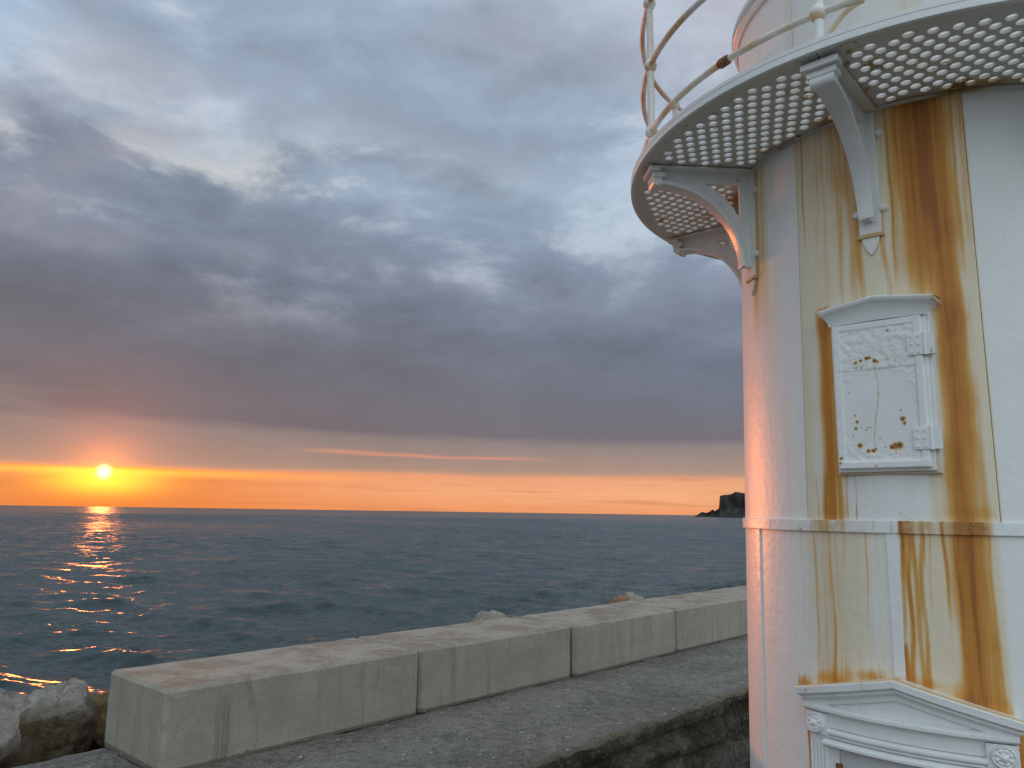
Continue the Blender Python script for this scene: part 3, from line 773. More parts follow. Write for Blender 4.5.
# ---- wall plates, upper and lower course
def wall_plate(t0, t1, z0, z1, gap=0.075, fine=True, radius=RW, dth=0.26, dz=0.04):
    if not fine: dth, dz = 3.0, 0.4
    nt = max(3, int((t1 - t0) / dth)); nzv = max(2, int((z1 - z0) / dz))
    th = np.linspace(t0 + gap, t1 - gap, nt); zs = np.linspace(z0, z1, nzv)
    v, ru, oc = [], [], []
    T, Z = np.meshgrid(th, zs, indexing='ij'); TW = (T + 180) % 360 - 180; hi_ = (Z < 1.94)
    ru = (rust_at(TW, Z) * hi_).ravel(); oc = (ochre_at(TW, Z) * hi_ + 0.3 * (1 - hi_) * np.exp(-((TW - 0) / 5) ** 2)).ravel()
    # the joint edges bleed a thin line of rust
    seamy = np.exp(-np.minimum(T - t0, t1 - T).ravel() / 0.35)
    oc = np.clip(oc + 0.32 * seamy, 0, 1); ru = ru + 0.14 * seamy * (oc > 0.5)
    for t, z in zip(T.ravel(), Z.ravel()):
        rr = radius(z)
        v.append(cyl(t, rr, z))
    f = grid_faces(nt, nzv)
    # turned-in edges give the plate its thickness
    k = len(v); rim = [i * nzv for i in range(nt)] + [(nt - 1) * nzv + j for j in range(1, nzv)] + [i * nzv + nzv - 1 for i in range(nt - 2, -1, -1)] + [j for j in range(nzv - 2, 0, -1)]
    ctr = Vector((0, 0, 0))
    for i in rim:
        p = v[i]; q = Vector((p.x, p.y, 0)); q = q * ((q.length - 0.02) / q.length); v.append(Vector((q.x, q.y, p.z)))
    n = len(rim)
    for i in range(n): f.append((rim[i], rim[(i + 1) % n], k + (i + 1) % n, k + i))
    ru = np.concatenate([ru, np.full(n, 0.5)]); oc = np.concatenate([oc, np.full(n, 0.6)])
    o = mesh_obj('wall_plate', v, f, M_WALL, LH, False, {'rust': ru, 'ochre': oc})
    bm = bmesh.new(); bm.from_mesh(o.data); bmesh.ops.recalc_face_normals(bm, faces=bm.faces)
    for fc in bm.faces: fc.smooth = True
    for e in bm.edges:
        if len(e.link_faces) == 2 and e.calc_face_angle(0) > 0.6: e.smooth = False
    bm.to_mesh(o.data); bm.free()
    return o
SEAM_UP, SEAM_LO = -33.8, TC - 44.6 - 0.0
for k in range(8):
    t0 = SEAM_UP + 45 * k; vis = k in (0, 1, 7)
    wall_plate(t0, t0 + 45, -0.020, 1.93, fine=vis)
    t0 = TC + 0.6 + 45 * k; vis = k in (0, 6, 7)
    wall_plate(t0, t0 + 45, -2.85, -0.066, fine=vis)
    p = wall_plate(SEAM_UP + 45 * k, SEAM_UP + 45 * k + 45, 1.955, 3.0, fine=False, radius=lambda z: 0.972)
# inner shell closes the joints from behind
mb = MB()
zs = [-2.85, -0.04, 1.94, 3.0]
mb.add([cyl(t, RW(min(z, 1.9)) - 0.03 if z < 1.95 else 0.945, z) for t in range(0, 360, 5) for z in zs], grid_faces(72, 4, True))
mb.build('inner_shell', M_DARK, LH, True)

# ---- helpers on the curved wall: s along the arc from bearing tc, d out from the wall
def wrap(tc=TC): return lambda s, z, d: cyl(tc + math.degrees(s / R0), RW(z) + d, z)
def cbox(mb, s0, s1, z0, z1, d0, d1, tc=TC, ds=0.03):
    w = wrap(tc); ns = max(2, int(abs(s1 - s0) / ds) + 2); v = []
    for i in range(ns):
        s = s0 + (s1 - s0) * i / (ns - 1)
        v += [w(s, z0, d0), w(s, z1, d0), w(s, z1, d1), w(s, z0, d1)]
    f = []
    for i in range(ns - 1):
        a, b = i * 4, i * 4 + 4
        for j in range(4): f.append((a + j, a + (j + 1) % 4, b + (j + 1) % 4, b + j))
    f += [(3, 2, 1, 0), tuple((ns - 1) * 4 + j for j in range(4))]
    mb.add(v, f); return mb
def sweep(mb, path, prof, tc=TC, ds=0.025, closed=False):
    """profile of (offset along the in-plane normal, depth) along corners (s, z)"""
    w = wrap(tc); pts = []; n = len(path)
    C = [Vector(p) for p in path]
    def nrm(a, b): t = (b - a).normalized(); return Vector((-t.y, t.x))
    corner = []
    for i in range(n):
        if closed or 0 < i < n - 1:
            n1, n2 = nrm(C[i - 1], C[i]), nrm(C[i], C[(i + 1) % n]); m = (n1 + n2); m = m / max(0.3, m.dot(n1)); corner.append(m)
        else: corner.append(nrm(C[0], C[1]) if i == 0 else nrm(C[-2], C[-1]))
    for i in range(n if closed else n - 1):
        a, b = C[i], C[(i + 1) % n]; k = max(1, int((b - a).length / ds))
        for j in range(k):
            t = j / k; pts.append((a.lerp(b, t), corner[i].lerp(corner[(i + 1) % n], t)))
    if not closed: pts.append((C[-1], corner[-1]))
    v = []; m = len(prof)
    for p, q in pts:
        for (o, d) in prof: v.append(w(p.x + q.x * o, p.y + q.y * o, d))
    f = []; N = len(pts)
    for i in range(N if closed else N - 1):
        j = (i + 1) % N
        for k in range(m): f.append((i * m + k, i * m + (k + 1) % m, j * m + (k + 1) % m, j * m + k))
    if not closed: f += [tuple(range(m))[::-1], tuple((N - 1) * m + k for k in range(m))]
    mb.add(v, f); return mb
def half_round(o0, o1, d0, d1, seg=5):
    c, h = (o0 + o1) / 2, (o1 - o0) / 2
    return [(o0, d0 - 0.01)] + [(c - h * math.cos(math.pi * k / seg), d0 + (d1 - d0) * math.sin(math.pi * k / seg)) for k in range(seg + 1)] + [(o1, d0 - 0.01)]

# ---- belt course with its joints, cover strips over the lower seams
def th_of(co): return ((math.degrees(math.atan2(co.y, co.x) - BASE) + 180) % 360) - 180
def wall_rust(co, g=1.0):
    t = th_of(co); z = co.z - LZ; return float(rust_at(t, min(z, -0.031)) * 0.62 + 0.28 * ochre_at(t, min(z, -0.031)))
for k in range(4):
    t0 = -48.1 + 90 * k
    mb = MB(); s1 = R_(89.75) * R0
    cbox(mb, 0, s1, -0.066, -0.012, -0.01, 0.014, t0, 0.012)
    mb.build('belt_course', M_PAINT, LH, False, 0.003, rust=wall_rust)
for k in range(8):
    t = TC + 0.6 + 45 * k
    mb = MB()
    for q in range(24):
        pass
    ztop = -0.0665; zbot = -0.70 if k == 0 else -2.85
    w = wrap(t); nn_ = 30; v = []
    for i in range(nn_):
        z = zbot + (ztop - zbot) * i / (nn_ - 1)
        v += [w(-0.022, z, -0.01), w(-0.022, z, 0.008), w(0.022, z, 0.008), w(0.022, z, -0.01)]
    f = [(i * 4 + j, i * 4 + (j + 1) % 4, i * 4 + 4 + (j + 1) % 4, i * 4 + 4 + j) for i in range(nn_ - 1) for j in range(4)] + [(3, 2, 1, 0), tuple((nn_ - 1) * 4 + j for j in range(4))]
    mb.add(v, f); mb.build('cover_strip', M_PAINT, LH, False, 0.002, rust=lambda c, k=k: 0.05 + (0.4 * max(0, 1 - (c.z - LZ + 0.70) / 0.06) if k == 0 else 0))

# ---- gallery: perforated floor plates, rim, collar
def gallery_plate(k):
    mid = R_(22.5); r0, r1, hw = 0.965, 1.628, R_(22.5)
    out = [(r1 * math.sin(a), r1 * math.cos(a)) for a in np.linspace(-hw + .0018, hw - .0018, 26)] + [(r0 * math.sin(a), r0 * math.cos(a)) for a in np.linspace(hw - .0018, -hw + .0018, 18)]
    holes = []; hr = 0.0228
    for i in range(-16, 17):
        for j in range(-2, 12):
            x = i * 0.0455; y = 1.01 + j * 0.0855 + (0.04275 if i % 2 else 0)
            r = math.hypot(x, y); a = math.atan2(x, y)
            if r + hr > r1 - 0.045 or r - hr < r0 + 0.05: continue
            if (hw - abs(a)) * r < hr + 0.062: continue
            holes.append([(x + hr * math.cos(q), y + hr * math.sin(q)) for q in np.linspace(0, 2 * math.pi, 12, endpoint=False)])
    v, f = extrude_poly(out, holes, 0.0, 0.016)
    a0 = BASE + R_(TC + 22.5 + 45 * k)
    er = Vector((math.cos(a0), math.sin(a0), 0)); et = Vector((-er.y, er.x, 0))
    mb = MB(); mb.add([et * p[0] + er * p[1] + Vector((0, 0, ZG + LZ + p[2])) for p in v], f)
    def ru(co):
        r = math.hypot(co.x, co.y); return 0.75 * max(0, 1 - abs(r - 0.99) / 0.13) * (0.55 + nv(co, 6.0, 2))
    return mb.build('gallery_plate', M_GRATE, LH, False, 0, rust=ru)
for k in range(8): gallery_plate(k)
def ring(name, prof, m, parent=LH, seg=144, sm=True, bevel=0, rust=None):
    mb = MB(); n = len(prof)
    v = [cyl(360 * i / seg, r, z) for i in range(seg) for (r, z) in prof]
    f = [(i * n + j, i * n + (j + 1) % n, ((i + 1) % seg) * n + (j + 1) % n, ((i + 1) % seg) * n + j) for i in range(seg) for j in range(n)]
    mb.add(v, f); return mb.build(name, m, parent, sm, bevel, rust)
ring('gallery_rim', [(1.629, ZG - 0.003), (1.646, ZG - 0.003), (1.648, ZG - 0.001), (1.648, ZG + 0.026), (1.645, ZG + 0.029), (1.648, ZG + 0.032), (1.648, ZG + 0.050), (1.644, ZG + 0.053), (1.585, ZG + 0.053), (1.585, ZG + 0.018), (1.629, ZG + 0.018)], M_PAINT, sm=False)
ring('gallery_collar', [(0.972, ZG - 0.012), (1.012, ZG - 0.012), (1.012, ZG - 0.003), (0.972, ZG - 0.003)], M_GRATE, sm=False, rust=lambda c: 0.45 * (0.6 + nv(c, 7, 1)))

# ---- brackets
def bracket(k):
    t = TC + 45 * k
    a0 = BASE + R_(t); er = Vector((math.cos(a0), math.sin(a0), 0)); et = Vector((-er.y, er.x, 0))
    # local: p = (r, z, across)
    P = lambda p: er * p[0] + et * p[2] + Vector((0, 0, p[1] + LZ))
    zt = ZG - 0.006; rw = RW(1.6)
    cx, cz, ea, eb = 1.545, 1.365, 0.485, 0.470
    arc = [(cx - ea * math.cos(q), cz + eb * math.sin(q)) for q in np.linspace(0, math.pi / 2, 20)]
    webo = [(rw + 0.006, cz), *arc, (1.575, zt - 0.05), (1.575, zt - 0.012), (rw + 0.006, zt - 0.012)]
    hole = [(rw + 0.075, 1.725), (rw + 0.070, zt - 0.075)] + [(rw + 0.27, zt - 0.072)]
    hole = [(rw + 0.07, 1.62), (rw + 0.105, 1.70), (rw + 0.17, 1.785), (rw + 0.27, 1.845), (rw + 0.07, 1.85)]
    mb = MB(); mb.add(*mapped(extrude_poly(webo, [hole], -0.013, 0.013), P))
    br = mb.build('bracket', M_PAINT, LH, False, 0.0, rust=lambda c: 0.10)
    # raised rim round the web opening
    # curved lower flange
    mb = MB(); v = []; n = len(arc)
    for i, (r, z) in enumerate(arc):
        q = (math.pi / 2) * i / (n - 1); nx, nz_ = math.cos(q) * eb, -math.sin(q) * ea; l = math.hypot(nx, nz_); nx /= l; nz_ /= l
        w = 0.034 + 0.016 * (i / (n - 1)) ** 1.5
        for (o_, c) in ((-0.006, -w), (0.014, -w), (0.014, w), (-0.006, w)): v.append(P((r + nx * o_, z + nz_ * o_, c)))
    f = [(i * 4 + j, i * 4 + (j + 1) % 4, i * 4 + 4 + (j + 1) % 4, i * 4 + 4 + j) for i in range(n - 1) for j in range(4)] + [(3, 2, 1, 0), tuple((n - 1) * 4 + j for j in range(4))]
    mb.add(v, f); mb.build('curved_flange', M_PAINT, br, True, 0.003)
    mb = MB(); mb.add(*mapped(box(rw - 0.02, rw + 0.016, cz - 0.005, zt - 0.0135, -0.046, 0.046), lambda p: P(p)))
    mb.build('back_plate', M_PAINT, br, False, 0.003, rust=lambda c: 0.35 * max(0, nv(c, 9, 4) + .2) + 0.02)
    mb = MB(); mb.add(*mapped(box(rw - 0.01, 1.585, zt - 0.012, zt, -0.062, 0.062), lambda p: P(p)))
    mb.build('top_plate', M_PAINT, br, False, 0.003, rust=lambda c: 0.5 * max(0, nv(c, 9, 9)) + 0.02)
    # stepped head and rolled end
    mb = MB(); mb.add(*mapped(box(1.535, 1.598, zt - 0.040, zt - 0.0125, -0.080, 0.080), lambda p: P(p)))
    mb.add(*mapped(box(1.505, 1.575, zt - 0.070, zt - 0.0405, -0.062, 0.062), lambda p: P(p)))
    mb.build('bracket_head', M_PAINT, br, False, 0.004)
    mb = MB(); mb.add(*tube([P((1.548, zt - 0.088, c)) for c in (-0.052, -0.02, 0.02, 0.052)], 0.028, 14)); mb.build('scroll', M_PAINT, br, True)
    # pointed foot plate with strap
    pts = [(-0.05, 0.075), (0.05, 0.075), (0.05, -0.045), (0.042, -0.05), (0.034, -0.09), (0.018, -0.125), (0.0, -0.148), (-0.018, -0.125), (-0.034, -0.09), (-0.042, -0.05), (-0.05, -0.045)]
    zf = 1.352; w = wrap(t)
    mb = MB(); mb.add(*mapped(extrude_poly(pts, [], -0.006, 0.014), lambda p: w(p[0], zf + p[1], p[2])))
    mb.build('foot_plate', M_PAINT, br, False, 0.003, rust=lambda c: 0.42 + 0.25 * nv(c, 15, 2) if abs(RW(1.3) + 0.012 - math.hypot(c.x, c.y)) > 0.006 else 0.14)
    mb = MB(); cbox(mb, -0.058, 0.058, zf - 0.062, zf - 0.044, 0.0, 0.023, t, 0.03); mb.build('strap', M_PAINT, br, False, 0.003, rust=lambda c: 0.34)
    for (s, z) in ((-0.058, 1.415), (0.062, 1.425), (0.062, 1.80), (-0.062, 1.80)):
        c = w(s, z, 0.0); d = (w(s, z, 1.0) - c).normalized()
        mb = MB(); mb.add(*tube([c - d * .01, c + d * .008, c + d * .012, c + d * .020, c + d * .022], [0.021, 0.021, 0.016, 0.015, 0.009], 8)); mb.build('bolt', M_PAINT, br, True, 0, rust=lambda c: 0.16)
    # bolts hanging through the floor and the dark joint beside the arm
    for (r, c) in ((1.47, 0.078), (1.20, 0.078), (1.47, -0.078), (1.26, -0.078)):
        mb = MB(); mb.add(*tube([P((r, ZG + .004, c)), P((r, ZG - 0.014, c)), P((r, ZG - 0.018, c))], [0.010, 0.010, 0.006], 6)); mb.build('bolt', M_PAINT, br, True, 0, rust=lambda c: 0.4)
for k in range(8): bracket(k)

# ---- railing
RP = 1.565; RAILZ = (0.215, 0.63, 1.03)
def rail_post(k):
    t = TC + 45 * k; mb = MB(); p = lambda z: cyl(t, RP, ZG + z)
    path = [(0.012, .034), (0.03, .034), (0.035, .024), (0.10, .0215), (1.03, .0185), (1.06, .0185)]
    mb.add(*tube([p(z) for z, _ in path], [r for _, r in path], 14))
    po = mb.build('railing_post', M_PAINT, LH, True, 0, rust=lambda c: 0.16 + 0.12 * nv(c, 8, 3))
    for rz in RAILZ:
        mb = MB(); seq = [(-0.038, .020), (-0.030, .026), (-0.016, .034), (0, .037), (0.016, .034), (0.030, .026), (0.038, .020)]
        mb.add(*tube([p(rz + z) for z, _ in seq], [r for _, r in seq], 14)); mb.build('ball_joint', M_PAINT, po, True, 0, rust=lambda c: 0.2 + 0.2 * nv(c, 14, 5))
for k in range(8): rail_post(k)
for k in range(8):
    for lv, rz in enumerate(RAILZ):
        t0 = TC + 45 * k + 0.9; mb = MB()
        path = [cyl(t0 + 43.2 * i / 40, RP, ZG + rz) for i in range(41)]
        mb.add(*tube(path, 0.0165, 10))
        rl = mb.build('rail', M_PAINT, LH, True, 0, rust=lambda c, q=t0: 0.20 + 0.16 * nv(c, 7, 6) + 0.55 * max(0, 1 - abs(th_of(c) - q) / 3.0) * (lv == 1))
        if lv == 0:
            tc_ = t0 + (26.5 if k == 7 else 20); mb = MB()
            pp = [cyl(tc_ + a, RP, ZG + rz) for a in (-1.3, -0.8, 0.8, 1.3)]
            mb.add(*tube(pp, [0.018, 0.024, 0.024, 0.018], 12)); mb.build('coupling', M_RUST, rl, True)
# a short curved stay from the front post up to the rail
mb = MB(); mb.add(*tube([cyl(TC + 1.2 + 5.5 * q, RP - 0.01, ZG + 0.10 + 0.105 * (1 - (1 - q) ** 2)) for q in np.linspace(0, 1, 8)], 0.011, 8)); mb.build('rail_stay', M_PAINT, LH, True, 0, rust=lambda c: .25)

# ---- lantern cornice and lantern above the gallery
z1 = ZG + 0.93
ring('lantern_cornice', [(0.96, z1), (0.985, z1 + 0.005), (0.996, z1 + 0.025), (0.996, z1 + 0.045), (1.004, z1 + 0.052), (1.010, z1 + 0.075), (1.010, z1 + 0.10), (1.0, z1 + 0.12), (0.90, z1 + 0.15), (0.90, z1)], M_PAINT, sm=True)
ring('lantern_sill', [(0.86, z1 + 0.15), (0.93, z1 + 0.15), (0.93, z1 + 0.24), (0.86, z1 + 0.24)], M_PAINT, sm=False)
for k in range(8):
    a0, a1 = TC + 45 * k, TC + 45 * k + 45
    mb = MB(); mb.add(*tube([cyl(a0, 0.89, z1 + 0.24), cyl(a0, 0.89, z1 + 1.35)], 0.02, 8)); mb.build('glazing_bar', M_PAINT, LH, True)
    mb = MB()
    q0, q1 = cyl(a0 + 1.5, 0.885, z1 + 0.245), cyl(a1 - 1.5, 0.885, z1 + 0.245); up = Vector((0, 0, 1.10)); inn = (Vector((q0.x + q1.x, q0.y + q1.y, 0)).normalized()) * -0.006
    v = [q0, q1, q1 + up, q0 + up]; v += [p + inn for p in v]
    mb.add(v, [(0, 1, 2, 3), (7, 6, 5, 4), (0, 4, 5, 1), (1, 5, 6, 2), (2, 6, 7, 3), (3, 7, 4, 0)]); mb.build('pane', M_GLASS, LH)
ring('lantern_eaves', [(0.84, z1 + 1.352), (1.0, z1 + 1.352), (1.0, z1 + 1.41), (0.84, z1 + 1.41)], M_PAINT, sm=False)
mb = MB(); pr = [(0.98, z1 + 1.412)] + [(0.98 * math.cos(q), z1 + 1.41 + 0.55 * math.sin(q)) for q in np.linspace(0.05, 1.45, 12)] + [(0.07, z1 + 2.05), (0.03, z1 + 2.2)]
mb.add([cyl(360 * i / 48, r, z) for i in range(48) for r, z in pr], grid_faces(48, len(pr), True)); mb.build('lantern_roof', M_PAINT, LH, True)

# ---- wall cabinet with pedimented lid, flat against the round wall
a0 = BASE + R_(TC); er = Vector((math.cos(a0), math.sin(a0), 0)); et = Vector((-er.y, er.x, 0))
WB = RW(0.55)
def CB(p): return er * (WB + p[2]) + et * p[0] + Vector((0, 0, p[1] + LZ))    # p = (across, z, out)
def edge_rust(c): return 0.7 * max(0, 1 - (c.z - LZ - 0.185) / 0.035) * max(0, 0.35 + nv(c, 12, 7)) + 0.03
mb = MB(); mb.add(*mapped(box(-0.196, 0.226, 0.190, 0.895, -0.05, 0.022), CB)); cab = mb.build('wall_cabinet', M_PAINT, LH, False, 0.004, rust=edge_rust)
mb = MB(); mb.add(*mapped(box(-0.190, 0.213, 0.200, 0.892, 0.0225, 0.040), CB)); mb.build('cabinet_frame', M_PAINT, cab, False, 0.006, rust=edge_rust)
# door leaf: lumpy layers of old paint, spots of rust
u0, u1, w0, w1 = -0.183, 0.198, 0.212, 0.880
nu, nw = 84, 150; U = np.linspace(u0, u1, nu); Wv = np.linspace(w0, w1, nw)
SP = [(-0.083, 0.695, 0.008, 0.9), (-0.06, 0.702, 0.0072, 0.95), (-0.035, 0.71, 0.009600000000000001, 1.0), (-0.022, 0.712, 0.0072, 1.0), (-0.002, 0.695, 0.009600000000000001, 0.95), (0.01, 0.688, 0.0064, 0.7), (-0.082, 0.67, 0.005600000000000001, 0.7), (-0.06, 0.668, 0.0048000000000000004, 0.6), (-0.12, 0.56, 0.0048000000000000004, 0.6), (-0.098, 0.455, 0.0064, 0.7), (-0.092, 0.425, 0.008, 0.8), (-0.1, 0.395, 0.0072, 0.9), (-0.075, 0.398, 0.004, 0.6), (-0.056, 0.385, 0.0048000000000000004, 0.6), (0.092, 0.465, 0.005600000000000001, 0.6), (0.098, 0.427, 0.012, 0.85), (0.104, 0.407, 0.0072, 0.9), (-0.086, 0.318, 0.0128, 0.75), (-0.052, 0.292, 0.009600000000000001, 0.8), (-0.03, 0.292, 0.0088, 0.9), (-0.02, 0.3, 0.005600000000000001, 0.9), (0.062, 0.31, 0.0144, 0.95), (0.078, 0.312, 0.0144, 1.0), (0.048, 0.306, 0.011200000000000002, 0.9), (0.02, 0.306, 0.0048000000000000004, 0.6), (-0.066, 0.33, 0.004, 0.5), (0.0, 0.345, 0.0064, 0.35), (-0.02, 0.225, 0.005600000000000001, 0.7), (0.06, 0.825, 0.0064, 0.7), (-0.15, 0.52, 0.0048000000000000004, 0.5), (-0.155, 0.66, 0.0048000000000000004, 0.45), (-0.168, 0.262, 0.008, 0.9), (-0.172, 0.24, 0.0064, 0.9)]
v, ru = [], []
for u in U:
    for z in Wv:
        e = min(u - u0, u1 - u, w1 - z, z - w0)
        border = 0.0075 if e < 0.033 else 0.0
        bl = sst((abs(u - 0.005) / 0.165) ** 2.2 + (abs(z - 0.47) / 0.20) ** 2.4, 0.75, 1.05)
        rough = 0.0030 * bl * (fbm((u, z, 0), 38.0, 3, 4) + 0.2) if border == 0 else 0.0008 * fbm((u, z, 0), 30, 5, 2)
        if border == 0 and z > 0.66: rough += 0.0022 * math.sin(0) + 0.003
        d = 0.052 + border + rough
        if z < 0.262 and e < 0.05: d += 0.003 * sst(0.262 - z, 0.0, 0.02)
        if e < 0.004: d = 0.0405
        r = 0.0
        for (su, sz, sr, ss) in SP:
            q = math.hypot(u - su, (z - sz)); r = max(r, ss * math.exp(-(q / sr) ** 2 * 1.3))
            if sr > 0.0115 and z < sz: r = max(r, 0.30 * ss * math.exp(-((u - su) / sr) ** 2) * math.exp((z - sz) / 0.05))
        if 0.30 < z < 0.69: r = max(r, 0.30 * math.exp(-((u + 0.006 - 0.02 * (z - .62) - 0.012 * math.sin(z * 14)) / 0.0035) ** 2))
        if e < 0.035 and e > 0.031: r = max(r, 0.10)
        v.append(CB((u, z, d))); ru.append(r * (1.1 + 0.9 * nv((u, z, 0), 130.0, 2)))
o = mesh_obj('cabinet_door', v, grid_faces(nu, nw), M_PAINT, cab, True, {'rust': ru})
bm = bmesh.new(); bm.from_mesh(o.data)
bmesh.ops.recalc_face_normals(bm, faces=bm.faces)
if sum((f.normal.dot(er) for f in bm.faces)) < 0: bmesh.ops.reverse_faces(bm, faces=bm.faces)
bm.to_mesh(o.data); bm.free()
def cornice(parent):
    lay = [(0.204, 0.058, 0.878, 0.15), (0.208, 0.062, 0.894, 0.4), (0.222, 0.074, 0.918, 0.8), (0.238, 0.088, 0.929, 1.0), (0.249, 0.093, 0.933, 1.0), (0.252, 0.096, 0.946, 1.0), (0.246, 0.090, 0.953, 1.0)]
    v = []; uu = np.linspace(-1, 1, 17); nL = len(lay); off = 0.012
    for hw, dp, z, rs in lay:
        for q in uu: v.append(CB((off + q * hw, z + 0.036 * rs * (1 - abs(q)) - 0.001, dp)))
    n = len(uu); base = len(v)
    for hw, dp, z, rs in lay:
        for q in (uu[0], uu[-1]): v.append(CB((off + q * hw, z - 0.001, -0.05)))
    f = [(i * n + j, i * n + j + 1, (i + 1) * n + j + 1, (i + 1) * n + j) for i in range(nL - 1) for j in range(n - 1)]
    for i in range(nL - 1):
        f.append((i * n, (i + 1) * n, base + (i + 1) * 2, base + i * 2)); f.append((i * n + n - 1, base + i * 2 + 1, base + (i + 1) * 2 + 1, (i + 1) * n + n - 1))
    # lid top back to the wall, underside
    tb = len(v)
    for q in uu: v.append(CB((off + q * lay[-1][0], lay[-1][2] + 0.036 * (1 - abs(q)) + 0.012, -0.05)))
    f += [((nL - 1) * n + j, (nL - 1) * n + j + 1, tb + j + 1, tb + j) for j in range(n - 1)]
    ub = len(v)
    for q in uu: v.append(CB((off + q * lay[0][0], lay[0][2], -0.05)))
    f += [(j, ub + j, ub + j + 1, j + 1) for j in range(n - 1)]
    mb = MB(); mb.add(v, f)
    mb.build('cabinet_cornice', M_PAINT, parent, True, 0, rust=lambda c: 0.06 + 0.35 * max(0, 1 - abs(abs((c.dot(et)) - 0.013) - 0.262) / 0.03) * (c.z - LZ < 0.96))
cornice(cab)
for z in (0.748, 0.338):
    mb = MB(); mb.add(*mapped(box(0.138, 0.203, z - 0.048, z + 0.048, 0.055, 0.065), CB)); mb.add(*mapped(box(0.209, 0.243, z - 0.048, z + 0.048, 0.028, 0.058), CB))
    for q in (-0.035, 0.0, 0.035):
        for u in (0.155, 0.183): mb.add(*mapped(box(u - .005, u + .005, z + q - .005, z + q + .005, 0.0652, 0.069), CB))
    h = mb.build('hinge', M_PAINT, cab, False, 0.004, rust=lambda c: 0.10)
    mb = MB(); mb.add(*tube([CB((0.207, z - 0.050, 0.059)), CB((0.207, z + 0.050, 0.059))], 0.009, 10)); mb.build('hinge_pin', M_PAINT, cab, True)

# ---- doorway: pediment, frieze, rosettes, pilasters, door
PE, PK = (-0.424, -0.770), (0.0, -0.664)
pp = [PE, PK, (-PE[0], PE[1])]
mb = MB()
pan = [(-0.40, -0.8265)] + [(-0.40 + 0.05 * i, -0.772 + 0.108 * (1 - abs(-0.40 + 0.05 * i) / .424) - 0.02) for i in range(17)] + [(0.40 - 0.05 * i, -0.8265) for i in range(17)]
w = wrap()
surround = MB().add(*mapped(extrude_poly(pan, [], -0.008, 0.022), lambda p: w(*p))).build('door_surround', M_PAINT, LH, False, 0.0, rust=lambda c: 0.02)
mb = MB()
sweep(mb, pp, [(0.0, -0.01), (0.002, 0.082), (-0.004, 0.088), (-0.030, 0.086), (-0.034, 0.078), (-0.038, 0.064), (-0.044, 0.058), (-0.050, 0.060), (-0.056, 0.056), (-0.064, 0.042), (-0.072, 0.038), (-0.086, 0.036), (-0.094, -0.01)])
mb.build('raking_cornice', M_PAINT, surround, False, 0.0, rust=lambda c: 0.34 if c.z - LZ > -0.664 - 0.115 * abs(th_of(c) - TC) / 26 else 0.05)
mb = MB(); sweep(mb, [(-0.30, -0.808), (0, -0.728), (0.30, -0.808)], half_round(-0.020, -0.004, 0.02, 0.034)); mb.build('tympanum_bead', M_PAINT, surround, True)
mb = MB(); sweep(mb, [(-0.405, -0.846), (0.405, -0.846)], half_round(-0.018, 0.020, 0.026, 0.058)); mb.build('architrave', M_PAINT, surround, True, rust=lambda c: .04)
mb = MB(); cbox(mb, -0.300, 0.300, -0.924, -0.8655, -0.008, 0.020); mb.build('frieze', M_PAINT, surround, False, 0.002)
mb = MB(); sweep(mb, [(-0.300, -0.940), (0.300, -0.940)], half_round(-0.012, 0.014, 0.022, 0.046)); sweep(mb, [(-0.300, -0.960), (0.300, -0.960)], half_round(-0.008, 0.008, 0.016, 0.030)); sweep(mb, [(-0.312, -0.984), (0.312, -0.984)], half_round(-0.016, 0.015, 0.028, 0.060)); mb.build('lintel_moulding', M_PAINT, surround, True)
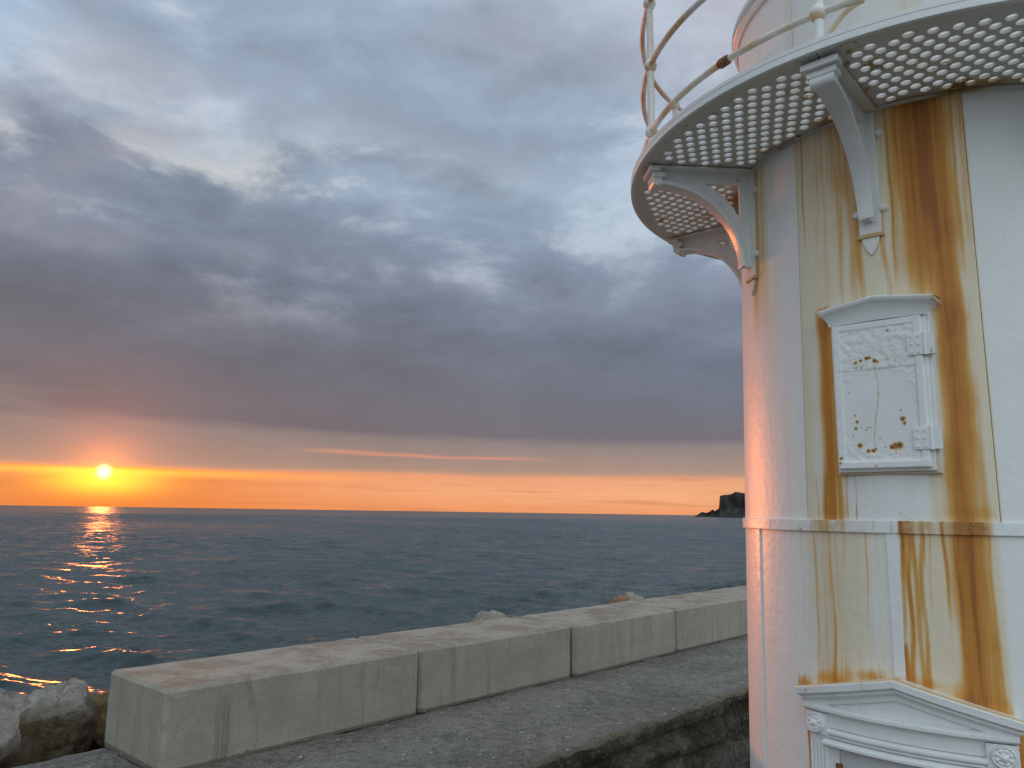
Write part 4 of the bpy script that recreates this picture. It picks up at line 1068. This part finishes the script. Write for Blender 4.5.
for sg in (-1, 1):
    c = 0.350 * sg
    mb = MB(); cbox(mb, c - 0.054, c + 0.054, -0.957, -0.8665, -0.008, 0.040); mb.build('corner_block', M_PAINT, surround, False, 0.003)
    # rosette: disc with petals and a boss
    mb = MB(); zc = -0.911; n = 40; v = []
    rings = [(0.042, 0.0395), (0.042, 0.050), (0.038, 0.055), (0.033, 0.050), (0.026, 0.058), (0.017, 0.056), (0.011, 0.062), (0.004, 0.066)]
    for i in range(n):
        q = 2 * math.pi * i / n
        for j, (r, d) in enumerate(rings):
            pet = (0.0065 * abs(math.sin(q * 4)) if j in (3, 4, 5) else 0); v.append(w(c + r * math.cos(q), zc + r * math.sin(q), d + pet - (0.005 if j in (3, 4, 5) else 0)))
    f = grid_faces(n, len(rings), True) + [tuple(i * len(rings) + len(rings) - 1 for i in range(n))]
    mb.add(v, f); mb.build('rosette', M_PAINT, surround, True)
    mb = MB(); cbox(mb, c - 0.048, c + 0.048, -2.84, -0.9575, -0.008, 0.024)
    for q in (-0.036, -0.018, 0.0, 0.018, 0.036):
        vv = []; seg = 5
        for z in (-2.80, -2.2, -1.6, -1.0):
            for k in range(seg + 1): vv.append(w(c + q + 0.0085 * -math.cos(math.pi * k / seg), z, 0.0235 + 0.010 * math.sin(math.pi * k / seg)))
        mb.add(vv, grid_faces(4, seg + 1))
    mb.build('pilaster', M_PAINT, surround, False, 0.0, rust=lambda c: 0.05)
mb = MB()
for sg in (-1, 1): cbox(mb, sg * 0.305, sg * 0.262, -2.84, -1.0005, -0.008, 0.014)
mb.build('door_frame', M_PAINT, surround, False, 0.002, rust=lambda c: 0.12 + 0.5 * max(0, 1 - abs(c.z - LZ + 1.085) / 0.02) * (th_of(c) < TC))
mb = MB(); cbox(mb, -0.258, 0.258, -2.83, -1.0005, -0.008, 0.006); dr = mb.build('door', M_DOOR, LH, False, 0.002)
arch = [(0.20, -2.0), (0.20, -1.16)] + [(0.20 * math.cos(q), -1.16 + 0.085 * math.sin(q)) for q in np.linspace(0.15, math.pi - 0.15, 14)] + [(-0.20, -1.16), (-0.20, -2.0)]
mb = MB(); sweep(mb, arch, half_round(-0.014, 0.014, 0.005, 0.026), closed=True); mb.build('panel_moulding', M_DOOR, dr, True)
mb = MB(); sweep(mb, [(0.20, -2.62), (0.20, -2.10), (-0.20, -2.10), (-0.20, -2.62)], half_round(-0.014, 0.014, 0.005, 0.026), closed=True); mb.build('panel_moulding', M_DOOR, dr, True)
mb = MB(); cbox(mb, -0.275, -0.250, -1.115, -1.065, 0.004, 0.022); mb.build('door_hinge', M_RUST, dr, False, 0.003)
